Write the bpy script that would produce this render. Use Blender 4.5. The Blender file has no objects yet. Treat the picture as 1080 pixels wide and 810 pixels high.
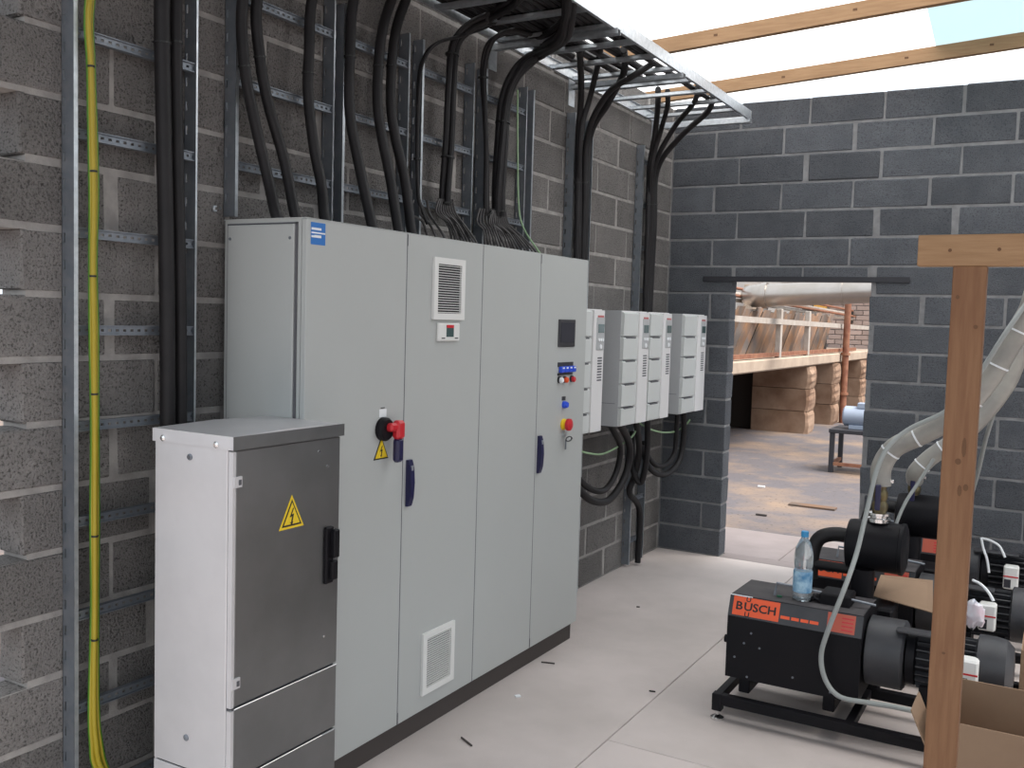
import bpy, bmesh, math, random
from mathutils import Vector, Matrix
random.seed(7)
S = bpy.context.scene
COL = S.collection
PI = math.pi

# ------------------------------------------------------------------ camera, world, sun, exposure
F_PX, YAW, PITCH, ROLL = 1019.98, 0.519813, -0.068186, 0.029525
EYE = Vector((2.70356, -7.10449, 1.76747))
FW = Vector((-math.sin(YAW)*math.cos(PITCH), math.cos(YAW)*math.cos(PITCH), math.sin(PITCH)))
_r0 = Vector((math.cos(YAW), math.sin(YAW), 0)); _u0 = _r0.cross(FW)
RT = _r0*math.cos(ROLL) + _u0*math.sin(ROLL); UP = -_r0*math.sin(ROLL) + _u0*math.cos(ROLL)
cd = bpy.data.cameras.new('camera'); cam = bpy.data.objects.new('camera', cd); COL.objects.link(cam)
cd.sensor_width = 36; cd.lens = 36*F_PX/1080; cd.clip_end = 300; cd.clip_start = .05
M = Matrix.Identity(4)
for i in range(3): M[i][0] = RT[i]; M[i][1] = UP[i]; M[i][2] = -FW[i]; M[i][3] = EYE[i]
cam.matrix_world = M
S.camera = cam
w = bpy.data.worlds.new('world'); S.world = w; w.use_nodes = True
bg = w.node_tree.nodes['Background']; bg.inputs[0].default_value = (.86, .93, 1.0, 1); bg.inputs[1].default_value = 1.35
sl = bpy.data.lights.new('sun', 'SUN'); sl.energy = 6.0; sl.angle = math.radians(40); sl.color = (1, .93, .86)
sun = bpy.data.objects.new('sun', sl); COL.objects.link(sun)
sun.rotation_euler = Vector((.50, -.02, .85)).to_track_quat('Z', 'Y').to_euler()
S.view_settings.view_transform = 'Standard'; S.view_settings.look = 'None'
S.view_settings.gamma = 1; S.view_settings.use_curve_mapping = False; S.view_settings.exposure = 0.18

# a viewing ray of the survey camera cut with a real plane gives measured points of the place
def _ray(px, py): return FW + RT*((px-540)/F_PX) - UP*((py-405)/F_PX)
def _on(px, py, ax, v):
    d = _ray(px, py); return EYE + d*((v-EYE[ax])/d[ax])
def on_x(px, py, v): return _on(px, py, 0, v)
def on_y(px, py, v): return _on(px, py, 1, v)
def on_z(px, py, v): return _on(px, py, 2, v)

# ------------------------------------------------------------------ materials
def _mix(nt, fac, a, b):
    m = nt.nodes.new('ShaderNodeMix'); m.data_type = 'RGBA'
    nt.links.new(fac, m.inputs[0])
    for k, v in ((6, a), (7, b)):
        if isinstance(v, tuple): m.inputs[k].default_value = (*v, 1)
        else: nt.links.new(v, m.inputs[k])
    return m.outputs[2]
def _ramp(nt, src, p0, p1):
    r = nt.nodes.new('ShaderNodeMapRange'); nt.links.new(src, r.inputs[0])
    r.inputs[1].default_value = p0; r.inputs[2].default_value = p1
    return r.outputs[0]
def _noise(nt, vec, scale, detail=4, rough=.55):
    n = nt.nodes.new('ShaderNodeTexNoise'); n.inputs['Scale'].default_value = scale
    n.inputs['Detail'].default_value = detail; n.inputs['Roughness'].default_value = rough
    nt.links.new(vec, n.inputs['Vector']); return n.outputs['Fac']
def mat(name, col, rough=.6, metal=0, col2=None, ns=12, bump=0, bs=60, rvar=0, rand=0, spec=None, stretch=None, alpha=None, trans=0, coat=0):
    m = bpy.data.materials.new(name); m.use_nodes = True; nt = m.node_tree
    b = nt.nodes['Principled BSDF']
    b.inputs['Base Color'].default_value = (*col, 1); b.inputs['Roughness'].default_value = rough; b.inputs['Metallic'].default_value = metal
    if spec is not None: b.inputs['Specular IOR Level'].default_value = spec
    if trans: b.inputs['Transmission Weight'].default_value = trans
    if coat: b.inputs['Coat Weight'].default_value = coat
    if col2 or bump or rvar or rand:
        tc = nt.nodes.new('ShaderNodeTexCoord'); vec = tc.outputs['Object']
        oi = nt.nodes.new('ShaderNodeObjectInfo')
        ad = nt.nodes.new('ShaderNodeVectorMath'); ad.operation = 'MULTIPLY_ADD'
        nt.links.new(oi.outputs['Random'], ad.inputs[0]); ad.inputs[1].default_value = (37, 53, 71); nt.links.new(vec, ad.inputs[2])
        vec = ad.outputs[0]
        if stretch:
            mp = nt.nodes.new('ShaderNodeMapping'); mp.inputs['Scale'].default_value = stretch
            nt.links.new(vec, mp.inputs[0]); vec = mp.outputs[0]
        c = col
        if col2: c = _mix(nt, _ramp(nt, _noise(nt, vec, ns), .35, .65), col, col2)
        if rand:
            r = _ramp(nt, oi.outputs['Random'], 0, 1)
            h = nt.nodes.new('ShaderNodeHueSaturation')
            v = nt.nodes.new('ShaderNodeMapRange'); nt.links.new(oi.outputs['Random'], v.inputs[0]); v.inputs[3].default_value = 1-rand; v.inputs[4].default_value = 1+rand
            nt.links.new(v.outputs[0], h.inputs['Value'])
            if isinstance(c, tuple): h.inputs['Color'].default_value = (*c, 1)
            else: nt.links.new(c, h.inputs['Color'])
            c = h.outputs[0]
        if not isinstance(c, tuple): nt.links.new(c, b.inputs['Base Color'])
        if rvar:
            v = nt.nodes.new('ShaderNodeMapRange'); nt.links.new(_noise(nt, vec, ns*.7), v.inputs[0])
            v.inputs[1].default_value = .3; v.inputs[2].default_value = .7; v.inputs[3].default_value = rough-rvar; v.inputs[4].default_value = rough+rvar
            nt.links.new(v.outputs[0], b.inputs['Roughness'])
        if bump:
            bp = nt.nodes.new('ShaderNodeBump'); bp.inputs['Strength'].default_value = bump; bp.inputs['Distance'].default_value = .01
            nt.links.new(_noise(nt, vec, bs, 5, .65), bp.inputs['Height']); nt.links.new(bp.outputs[0], b.inputs['Normal'])
    return m

def block_mat(name, c1, c2, pit):
    m = bpy.data.materials.new(name); m.use_nodes = True; nt = m.node_tree; b = nt.nodes['Principled BSDF']
    b.inputs['Roughness'].default_value = .95; b.inputs['Specular IOR Level'].default_value = .15
    tc = nt.nodes.new('ShaderNodeTexCoord'); oi = nt.nodes.new('ShaderNodeObjectInfo')
    ad = nt.nodes.new('ShaderNodeVectorMath'); ad.operation = 'MULTIPLY_ADD'
    nt.links.new(oi.outputs['Random'], ad.inputs[0]); ad.inputs[1].default_value = (37, 53, 71); nt.links.new(tc.outputs['Object'], ad.inputs[2])
    vec = ad.outputs[0]
    fine = _noise(nt, vec, 135, 3, .6); big = _noise(nt, vec, 5, 3)
    c = _mix(nt, _ramp(nt, big, .3, .7), c1, c2)
    c = _mix(nt, _ramp(nt, fine, .47, .33), c, pit)             # open pores of the aggregate, their shade put into the colour
    h = nt.nodes.new('ShaderNodeHueSaturation'); v = nt.nodes.new('ShaderNodeMapRange')
    nt.links.new(oi.outputs['Random'], v.inputs[0]); v.inputs[3].default_value = .86; v.inputs[4].default_value = 1.14
    nt.links.new(v.outputs[0], h.inputs['Value']); nt.links.new(c, h.inputs['Color']); nt.links.new(h.outputs[0], b.inputs['Base Color'])
    bp = nt.nodes.new('ShaderNodeBump'); bp.inputs['Strength'].default_value = .75; bp.inputs['Distance'].default_value = .008
    nt.links.new(_ramp(nt, fine, .3, .6), bp.inputs['Height']); nt.links.new(bp.outputs[0], b.inputs['Normal'])
    return m

m_block = block_mat('aggregate_block', (.185, .175, .168), (.24, .225, .215), (.075, .07, .067))
m_block_shaded = block_mat('aggregate_block_shaded', (.100, .107, .120), (.132, .139, .153), (.065, .068, .076))  # same block as the left wall, its bluer shade put into the colour
m_mortar = mat('mortar', (.35, .33, .31), .95, col2=(.25, .235, .225), ns=14, bump=.5, bs=50)
m_floor = mat('concrete_floor', (.60, .53, .505), .75, col2=(.49, .435, .41), ns=1.6, bump=.15, bs=40, rvar=.1)
m_galv = mat('galvanised_steel', (.62, .65, .68), .38, .85, col2=(.50, .53, .56), ns=40, rvar=.08)
m_galv_rail = mat('galvanised_rail', (.235, .25, .275), .5, .6, col2=(.19, .215, .245), ns=25, rvar=.08)
m_zinc_shaded = mat('galvanised_sheet_shaded', (.25, .255, .26), .36, .92, col2=(.22, .225, .228), ns=5)  # pillar front; its dark reflection is put into the base colour
m_zinc_lit = mat('galvanised_sheet_lit', (.68, .67, .68), .45, .5, col2=(.64, .63, .64), ns=7)  # same metal on sides and lid, bright reflection put into the colour
m_paint = mat('grey_powder_paint', (.44, .455, .445), .42, col2=(.43, .445, .435), ns=3)
m_gap = mat('rubber_seal', (.10, .10, .11), .8)
m_ventdark = mat('filter_mat', (.03, .028, .03), .9)
m_plinth = mat('plinth_brown', (.055, .045, .042), .6)
m_white = mat('white_plastic', (.72, .72, .70), .45)
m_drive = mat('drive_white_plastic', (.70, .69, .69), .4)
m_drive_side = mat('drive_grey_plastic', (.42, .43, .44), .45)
m_badge = mat('drive_badge', (.45, .12, .12), .5)
m_drive_panel = mat('drive_panel_plastic', (.58, .60, .59), .45)
m_black = mat('black_rubber', (.012, .011, .012), .55, col2=(.018, .016, .017), ns=8, spec=.3)
m_blackp = mat('black_painted_metal', (.007, .007, .009), .5, col2=(.010, .009, .011), ns=6, spec=.15)
m_dkgrey = mat('dark_grey_metal', (.030, .031, .036), .5, col2=(.042, .042, .047), ns=9)
m_dust = mat('dusty_black_paint', (.075, .068, .07), .8, col2=(.05, .046, .05), ns=9)
m_bluehandle = mat('dark_blue_plastic', (.012, .012, .06), .35)
m_red = mat('red_plastic', (.55, .02, .03), .4)
m_orange = mat('orange_label', (.80, .10, .025), .5)
m_orange2 = mat('faded_orange_label', (.48, .10, .06), .55)
m_yellow = mat('yellow_label', (.80, .56, .02), .5)
m_ink = mat('black_ink', (.012, .012, .012), .6)
m_blue = mat('blue_label', (.02, .16, .50), .5)
m_bluebtn = mat('blue_plastic', (.02, .08, .65), .35)
m_whitelab = mat('white_label', (.80, .82, .84), .5)
m_screen = mat('screen_glass', (.045, .045, .055), .12)
m_screen_lcd = mat('lcd_glass', (.06, .10, .10), .15)
m_wood = mat('raw_pine', (.36, .215, .11), .7, col2=(.29, .165, .08), ns=5, bump=.15, bs=20, stretch=(1.2, 14, 14))
m_woodv = mat('raw_pine_post', (.225, .112, .052), .7, col2=(.18, .082, .036), ns=5, bump=.15, bs=20, stretch=(14, 14, 1.0))
m_knot = mat('wood_knot', (.13, .062, .028), .8)
m_card = mat('cardboard', (.30, .20, .13), .9, col2=(.26, .17, .11), ns=4)
m_hose = mat('grey_pvc_hose', (.36, .345, .31), .38, col2=(.28, .27, .25), ns=9)
m_conduit = mat('grey_conduit', (.30, .32, .31), .5)
m_brass = mat('brass_casting', (.20, .16, .08), .45, .8, col2=(.13, .11, .07), ns=20)
m_chrome = mat('bright_steel', (.75, .75, .75), .2, 1)
m_pet = mat('clear_pet', (.86, .93, .96), .08, trans=.85)
m_cap = mat('blue_cap', (.03, .25, .50), .4)
m_bottlelab = mat('bottle_label', (.42, .62, .75), .5, col2=(.06, .22, .42), ns=22)
m_cablegrey = mat('grey_thin_cable', (.055, .05, .05), .55)
m_tie = mat('cable_tie', (.01, .01, .01), .5)
m_steel_dark = mat('dark_steel', (.022, .022, .028), .5)
m_asph = mat('x', (.2, .2, .2)); bpy.data.materials.remove(m_asph)

def earth_mat(a=-.45, b_=-.3):
    m = bpy.data.materials.new('earth_cable_green_yellow'); m.use_nodes = True; nt = m.node_tree; b = nt.nodes['Principled BSDF']
    g = nt.nodes.new('ShaderNodeNewGeometry'); s = nt.nodes.new('ShaderNodeSeparateXYZ'); nt.links.new(g.outputs['Normal'], s.inputs[0])
    r = _ramp(nt, s.outputs['Y'], a, b_)
    nt.links.new(_mix(nt, r, (.36, .27, .015), (.075, .20, .012)), b.inputs['Base Color']); b.inputs['Roughness'].default_value = .45
    return m
m_earths = (earth_mat(-.78, -.9), earth_mat(.45, .6), earth_mat(-.15, .0))
m_earth2 = mat('earth_cable_pale_green', (.28, .42, .24), .5)

def sheet_mat(name, c):
    m = bpy.data.materials.new(name); m.use_nodes = True; nt = m.node_tree
    nt.nodes.remove(nt.nodes['Principled BSDF']); out = nt.nodes['Material Output']
    t = nt.nodes.new('ShaderNodeBsdfTranslucent'); t.inputs[0].default_value = (*c, 1)
    d = nt.nodes.new('ShaderNodeBsdfDiffuse'); d.inputs[0].default_value = (*c, 1)
    x = nt.nodes.new('ShaderNodeMixShader'); x.inputs[0].default_value = .14
    nt.links.new(t.outputs[0], x.inputs[1]); nt.links.new(d.outputs[0], x.inputs[2]); nt.links.new(x.outputs[0], out.inputs[0])
    return m
m_sheet = sheet_mat('translucent_white_sheet', (.93, .95, .96))
m_sheet2 = sheet_mat('translucent_bluish', (.62, .71, .73))

def yard_mat():
    m = bpy.data.materials.new('yard_sand_and_asphalt'); m.use_nodes = True; nt = m.node_tree; b = nt.nodes['Principled BSDF']
    b.inputs['Roughness'].default_value = .9
    tc = nt.nodes.new('ShaderNodeTexCoord'); vec = tc.outputs['Object']
    n1 = _noise(nt, vec, .55, 6, .62); n2 = _noise(nt, vec, 3.5, 5, .6); n3 = _noise(nt, vec, 26, 3)
    c = _mix(nt, _ramp(nt, n1, .47, .62), (.115, .104, .112), (.24, .172, .125))
    c = _mix(nt, _ramp(nt, n2, .55, .75), c, (.20, .15, .12))
    c = _mix(nt, _ramp(nt, n3, .60, .72), c, (.075, .06, .055))
    nt.links.new(c, b.inputs['Base Color'])
    bp = nt.nodes.new('ShaderNodeBump'); bp.inputs['Strength'].default_value = .4; bp.inputs['Distance'].default_value = .03
    nt.links.new(n2, bp.inputs['Height']); nt.links.new(bp.outputs[0], b.inputs['Normal'])
    return m
m_yard = yard_mat()
m_rough_conc = mat('rough_cast_concrete', (.33, .225, .16), .95, col2=(.19, .11, .07), ns=2.2, bump=.35, bs=16)
m_conc_pale = mat('pale_weathered_concrete', (.46, .37, .29), .9, col2=(.36, .28, .22), ns=2.5, bump=.3, bs=14)
m_board = mat('weathered_board', (.13, .11, .10), .85, col2=(.24, .13, .07), ns=2.2, rand=.45)
m_palepost = mat('pale_painted_post', (.46, .42, .38), .7, col2=(.38, .33, .29), ns=6)
m_rust = mat('rusty_pipe', (.20, .075, .045), .8, col2=(.30, .14, .08), ns=9)
m_duct = mat('spiral_duct_steel', (.46, .42, .39), .33, .85, col2=(.40, .36, .32), ns=4)
m_palewall = mat('pale_rendered_wall', (.60, .56, .52), .9, col2=(.50, .46, .43), ns=1.4)
m_brick = mat('far_brick', (.36, .27, .235), .9, rand=.2)
m_bluemotor = mat('blue_motor_paint', (.30, .35, .44), .5)
m_darkhole = mat('dark_interior_and_shutter', (.03, .022, .018), .8)
m_amber = mat('amber_panel', (.65, .33, .06), .6)

# ------------------------------------------------------------------ mesh helpers
class MB:
    def __init__(s): s.v = []; s.f = []
    def add(s, vs, fs):
        o = len(s.v); s.v += [tuple(v) for v in vs]; s.f += [tuple(i+o for i in f) for f in fs]; return s
    def box(s, x0, x1, y0, y1, z0, z1):
        return s.add([(x0,y0,z0),(x1,y0,z0),(x1,y1,z0),(x0,y1,z0),(x0,y0,z1),(x1,y0,z1),(x1,y1,z1),(x0,y1,z1)],
                     [(0,3,2,1),(4,5,6,7),(0,1,5,4),(1,2,6,5),(2,3,7,6),(3,0,4,7)])
    def bbox(s, x0, x1, y0, y1, z0, z1, b):          # box with all edges chamfered
        bm = bmesh.new(); bmesh.ops.create_cube(bm, size=1)
        for v in bm.verts: v.co = ((x0+x1)/2+v.co.x*(x1-x0), (y0+y1)/2+v.co.y*(y1-y0), (z0+z1)/2+v.co.z*(z1-z0))
        bmesh.ops.bevel(bm, geom=bm.edges[:], offset=b, segments=1, affect='EDGES', profile=.5)
        bm.verts.index_update(); s.add([v.co[:] for v in bm.verts], [[v.index for v in f.verts] for f in bm.faces]); bm.free(); return s
    def obox(s, c, ax, ay, az):                      # oriented box: centre, three half-axis vectors
        c, ax, ay, az = map(Vector, (c, ax, ay, az))
        vs = [c+ax*i+ay*j+az*k for k in (-1,1) for j in (-1,1) for i in (-1,1)]
        return s.add(vs, [(0,2,3,1),(4,5,7,6),(0,1,5,4),(1,3,7,5),(3,2,6,7),(2,0,4,6)])
    def bar(s, p, q, a, b, up=(0,0,1)):              # bar from p to q with half sizes a (sideways) and b (along up)
        p, q = Vector(p), Vector(q); d = (q-p); n = d.normalized(); sd = n.cross(Vector(up)).normalized(); u = sd.cross(n)
        return s.obox((p+q)/2, d/2, sd*a, u*b)
    def rings(s, rings, close=False, caps=True):
        n = len(rings[0]); o = len(s.v); s.v += [tuple(p) for r in rings for p in r]; m = len(rings)
        for i in range(m if close else m-1):
            for j in range(n):
                a, b = o+i*n+j, o+i*n+(j+1) % n; c, d = o+((i+1) % m)*n+(j+1) % n, o+((i+1) % m)*n+j
                s.f.append((a, b, c, d))
        if caps and not close:
            s.f.append(tuple(o+j for j in range(n))[::-1]); s.f.append(tuple(o+(m-1)*n+j for j in range(n)))
        return s
    def tube(s, pts, r, n=10):
        pts = [Vector(p) for p in pts]; rr = r if isinstance(r, (list, tuple)) else [r]*len(pts)
        rings = []; prev = None
        for i, p in enumerate(pts):
            t = (pts[min(i+1, len(pts)-1)]-pts[max(i-1, 0)]).normalized()
            if prev is None:
                a = Vector((0,0,1)) if abs(t.z) < .9 else Vector((1,0,0)); u = t.cross(a).normalized()
            else: u = (prev-t*prev.dot(t)).normalized()
            prev = u; v = t.cross(u)
            rings.append([p+(u*math.cos(k*2*PI/n)+v*math.sin(k*2*PI/n))*rr[i] for k in range(n)])
        return s.rings(rings)
    def lathe(s, prof, c=(0,0,0), axis='z', n=20):   # prof: (radius, along)
        rings = []
        for r, h in prof:
            ring = []
            for k in range(n):
                a = 2*PI*k/n; x, y = r*math.cos(a), r*math.sin(a)
                ring.append({'z': (c[0]+x, c[1]+y, c[2]+h), 'x': (c[0]+h, c[1]+x, c[2]+y), 'y': (c[0]+y, c[1]+h, c[2]+x)}[axis])
            rings.append(ring)
        return s.rings(rings)
    def prism(s, poly, axis, a, b):                  # polygon in the two other axes, extruded a..b along axis
        def P(u, v, w): return {'x': (w, u, v), 'y': (u, w, v), 'z': (u, v, w)}[axis]
        n = len(poly); vs = [P(u, v, a) for u, v in poly]+[P(u, v, b) for u, v in poly]
        return s.add(vs, [tuple(range(n))[::-1], tuple(range(n, 2*n))]+[(i, (i+1) % n, n+(i+1) % n, n+i) for i in range(n)])
    def mesh(s, name, smooth=False):
        me = bpy.data.meshes.new(name); me.from_pydata(s.v, [], s.f)
        bm = bmesh.new(); bm.from_mesh(me); bmesh.ops.recalc_face_normals(bm, faces=bm.faces[:]); bm.to_mesh(me); bm.free()
        if smooth:
            me.polygons.foreach_set('use_smooth', [True]*len(me.polygons)); me.set_sharp_from_angle(angle=math.radians(38))
        return me
    def build(s, name, m, parent=None, smooth=False):
        me = s.mesh(name, smooth); me.materials.append(m); o = bpy.data.objects.new(name, me); COL.objects.link(o)
        if parent: o.parent = parent
        return o
def tag(o, label=None, cat=None, group=None, kind=None):
    for k, v in (('label', label), ('category', cat), ('group', group), ('kind', kind)):
        if v: o[k] = v
    return o
def thing(name, label, cat, loc=(0,0,0), group=None):
    o = bpy.data.objects.new(name, None); o.empty_display_size = .1; COL.objects.link(o); o.location = loc
    return tag(o, label, cat, group)
def dup(root, loc, label, drop=()):
    r = root.copy(); COL.objects.link(r); r.location = loc; r['label'] = label
    def rec(a, b):
        for ch in [o for o in list(bpy.data.objects) if o.parent == a and o.name.split('.')[0] not in drop]:
            c = ch.copy(); COL.objects.link(c); c.parent = b; rec(ch, c)
    rec(root, r); return r
def smooth_path(pts, sub=6):
    P = [Vector(p) for p in pts]; out = []
    for i in range(len(P)-1):
        p0, p1, p2, p3 = P[max(i-1,0)], P[i], P[i+1], P[min(i+2, len(P)-1)]
        for k in range(sub):
            t = k/sub
            out.append(.5*((2*p1)+(p2-p0)*t+(2*p0-5*p1+4*p2-p3)*t*t+(3*p1-p0-3*p2+p3)*t**3))
    return out+[P[-1]]
def text(name, body, size, m, parent, mtx, xscale=1.0, depth=.0006):
    c = bpy.data.curves.new(name, 'FONT'); c.body = body; c.size = size; c.extrude = depth; c.align_x = 'CENTER'; c.align_y = 'CENTER'; c.resolution_u = 3; c.offset = size*.022
    t = bpy.data.objects.new('tmp', c); COL.objects.link(t)
    dg = bpy.context.evaluated_depsgraph_get(); me = bpy.data.meshes.new_from_object(t.evaluated_get(dg))
    bpy.data.objects.remove(t); bpy.data.curves.remove(c)
    me.transform(mtx @ Matrix.Diagonal((xscale, 1, 1, 1))); me.materials.clear(); me.materials.append(m); me.name = name
    o = bpy.data.objects.new(name, me); COL.objects.link(o); o.parent = parent; return o
FACE_X = Matrix(((0,0,1,0),(1,0,0,0),(0,1,0,0),(0,0,0,1)))       # flat lettering turned to face +x
def plate_on_x(poly, x, t=.002):                                  # flat plate on a face x = const, poly in (y, z)
    return MB().prism(poly, 'x', x-.0005, x+t)

# ------------------------------------------------------------------ setting: walls of blocks
WT, WTL, COURSE, NC = .15, .122, .2, 17
_bc = {}
def block_mesh(L, axis, seed, m):
    key = (round(L, 3), axis, seed, m.name)
    if key not in _bc:
        rnd = random.Random(seed*31+int(L*1000)); h = .185 if axis == 'y' else .188
        mb = MB()
        if axis == 'y': mb.bbox(-WTL, 0, 0, L, 0, h, .006)
        else: mb.bbox(0, L, 0, WT, 0, h, .007)
        jx_, jy_ = (.0015, .004) if axis == 'y' else (.004, .0015)
        mb.v = [(x+rnd.uniform(-jx_, jx_), y+rnd.uniform(-jy_, jy_), z+rnd.uniform(-.003,.003)) for x, y, z in mb.v]
        me = mb.mesh('block'); me.materials.append(m); _bc[key] = me
    return _bc[key]
def add_block(a, b, k, axis, parent, m, rnd):
    L = b-a
    if L < .03: return
    o = bpy.data.objects.new('block', block_mesh(L, axis, rnd.randrange(4) if L > .4 else 0, m)); COL.objects.link(o)
    j = rnd.uniform(-.0008, .003)
    o.location = (j, a, k*COURSE+.006) if axis == 'y' else (a, -j, k*COURSE+.006)
    o.parent = parent
rnd = random.Random(3)
# left wall, toothed at its near end
wl = MB()
for k in range(NC): wl.box(-WTL+.004, -.0025, -5.50 if k % 2 == 0 else -5.315, 0, k*COURSE-(.012 if k else 0), (k+1)*COURSE-.012)
wl = wl.build('wall_left', m_mortar); tag(wl, 'left wall of porous grey concrete blocks', kind='structure')
for k in range(NC):
    start = -5.515 if k % 2 == 0 else -5.337
    j = start
    while j < -.03:
        g0 = .005; e = min(j+.5, 0)
        g1 = rnd.choice((.005, .006, .008, .012, .028, .034)) if k % 2 == 0 or rnd.random() < .4 else .006
        if rnd.random() < .2: g0 = .02
        L = round((e-j-g0-g1)/.004)*.004
        add_block(j+g0, j+g0+L, k, 'y', wl, m_block, rnd)
        j += .5
# back wall with the doorway
DX0, DX1, DH, XR = .497, 1.488, 2.10, 5.0
wb = MB()
wb.box(-WT, DX0-.006, .004, WT-.006, 0, 3.39).box(DX1+.006, XR, .003, WT-.006, 0, 3.39).box(DX0-.006, DX1+.006, .004, WT-.006, DH+.01, 3.39)
wb = wb.build('wall_back', mat('grey_mortar', (.235, .235, .24), .95, col2=(.175, .175, .18), ns=14, bump=.5, bs=50)); tag(wb, 'end wall of shade-toned grey concrete blocks around the doorway', kind='structure')
for k in range(NC):
    j = (.02 if k % 2 == 0 else -.16)
    while j < XR-.05:
        a, b = (0 if j < .1 else j), min(j+.5, XR)
        g0 = .005; g1 = rnd.choice((.004, .005, .006, .008, .010, .024, .030))
        z0 = k*COURSE
        segs = [(a, b)]
        if z0 < DH-.08:
            segs = ([(a, min(b, DX0))] if a < DX0-.03 else [])+([(max(a, DX1), b)] if b > DX1+.03 else [])
            segs = [(p, DX0 if DX0-.05 < q < DX0+.05 else q) for p, q in segs]
            if z0 > DH-.12: segs = segs+[(max(a, DX0), min(b, DX1))]
        for (p, q) in segs:
            e0 = 0 if abs(p-DX1) < 1e-6 else g0; e1 = 0 if abs(q-DX0) < 1e-6 else g1
            if q-p-e0-e1 > .03:
                L = round((q-p-e0-e1)/.004)*.004
                o_h = None
                if k == 10 and p > DX0-.01 and q < DX1+.01:      # course resting on the lintel is cut lower
                    L2 = MB().bbox(0, L, 0, WT, 0, .080, .005); o = L2.build('block', m_block_shaded, wb); o.location = (p+e0, 0, DH+.012)
                else: add_block(p+e0, p+e0+L, k, 'x', wb, m_block_shaded, rnd)
        j += .5
wr = MB().box(XR, XR+.15, -1.2, WT, 0, 3.7).box(XR, XR+.15, -5.4, -3.9, 0, 3.7).build('wall_right', m_block_shaded); tag(wr, 'unseen right wall of dark concrete blocks, gapped to let light in', kind='structure')  # out of view; gap shaped to let light onto the far end
lin = MB().box(.283, 1.745, -.012, .10, DH-.012, DH).box(.283, 1.745, -.014, -.002, DH-.012, DH+.024).build('trim_1', m_steel_dark)
tag(lin, 'dark steel angle lintel over the doorway', kind='structure')

# floor: cast slabs with open joints
fl = MB().box(-.14, 5.2, -9.5, 1.15, -.25, -.012).build('floor', m_mortar); tag(fl, 'concrete floor of cast slabs', kind='structure')
jx, jy, g = 1.113, -3.43, .0022
for (x0, x1, y0, y1) in ((.0, jx-g, -9.5, -.0), (jx+g, 5.0, -9.5, jy-g), (jx+g, 5.0, jy+g, -.0)):
    MB().bbox(x0, x1, y0, y1, -.10, 0, .003).build('slab', m_floor, fl)
m_apron = mat('pale_door_apron', (.30, .255, .25), .8, col2=(.25, .212, .205), ns=2.5, bump=.15, bs=30)
MB().bbox(DX0+.002, DX1-.002, .006, .16, -.10, -.001, .003).build('slab', m_apron, fl)
MB().bbox(-1.5, .9, .165, 1.10, -.10, -.002, .004).build('slab', m_apron, fl)
MB().bbox(.906, 4.0, .165, 1.10, -.10, -.002, .004).build('slab', m_apron, fl)
gr = MB(); N = 40
gr.box(-60, 60, -60, 60, -.5, -.03); gr = gr.build('ground', m_yard); tag(gr, 'sandy asphalt yard outside the doorway', kind='structure')

# ceiling: translucent sheet on rafters
RS = .058
def roof_z(x): return 3.492+RS*x
sh = MB(); nx, ny = 24, 40
for i in range(nx+1):
    for j in range(ny+1):
        x = -.35+i*5.7/nx; y = -3.5+j*4.05/ny
        sh.v.append((x, y, roof_z(x)+.004+.012*abs(math.sin((y+.2)*PI/1.15))*(1 if y > -5 else .5)+random.uniform(0, .006)))
for i in range(nx):
    for j in range(ny): sh.f.append((i*(ny+1)+j, (i+1)*(ny+1)+j, (i+1)*(ny+1)+j+1, i*(ny+1)+j+1))
ce = sh.build('ceiling', m_sheet, smooth=True); tag(ce, 'bright translucent white plastic sheet roof', kind='structure')
MB().prism([(-.35, roof_z(-.35)+.03), (5.35, roof_z(5.35)+.03), (5.35, roof_z(5.35)+.05), (-.35, roof_z(-.35)+.05)], 'y', -6.4, -3.45).build('roof_shade_panel', m_galv_rail, ce)  # opaque sheet added out of view to darken the near end
# bluish translucent patch just below the roof sheet
pv = [on_z(px, py, 3.67) for px, py in ((975, -20), (990, 48), (1120, 27), (1120, -45))]
pt = MB().add([(v.x, v.y, roof_z(v.x)+.0005) for v in pv]+[(v.x, v.y, roof_z(v.x)+.0025) for v in pv], [(0,1,2,3),(7,6,5,4),(0,4,5,1),(1,5,6,2),(2,6,7,3),(3,7,4,0)]).build('bluish_patch', m_sheet2, ce)
for (y, lab) in ((-.22, 'pine roof rafter nearest the end wall of grey blocks'), (-1.36, 'pine roof rafter farther from the end wall, higher in view')):
    r = MB()
    r.obox(((2.4), y, roof_z(2.4)-.046), (2.6, 0, 2.6*RS), (0, .024, 0), (0, 0, .045)); r = r.build('roof_rafter', m_wood)
    tag(r, lab, 'rafter', 'roof rafters')
    for kx in (.9, 1.7, 2.2): MB().obox((kx+y*.1, y-.0242, roof_z(kx)-.05), (.012, 0, 0), (0, .0006, 0), (0, 0, .007)).build('knot', m_knot, r)

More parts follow.
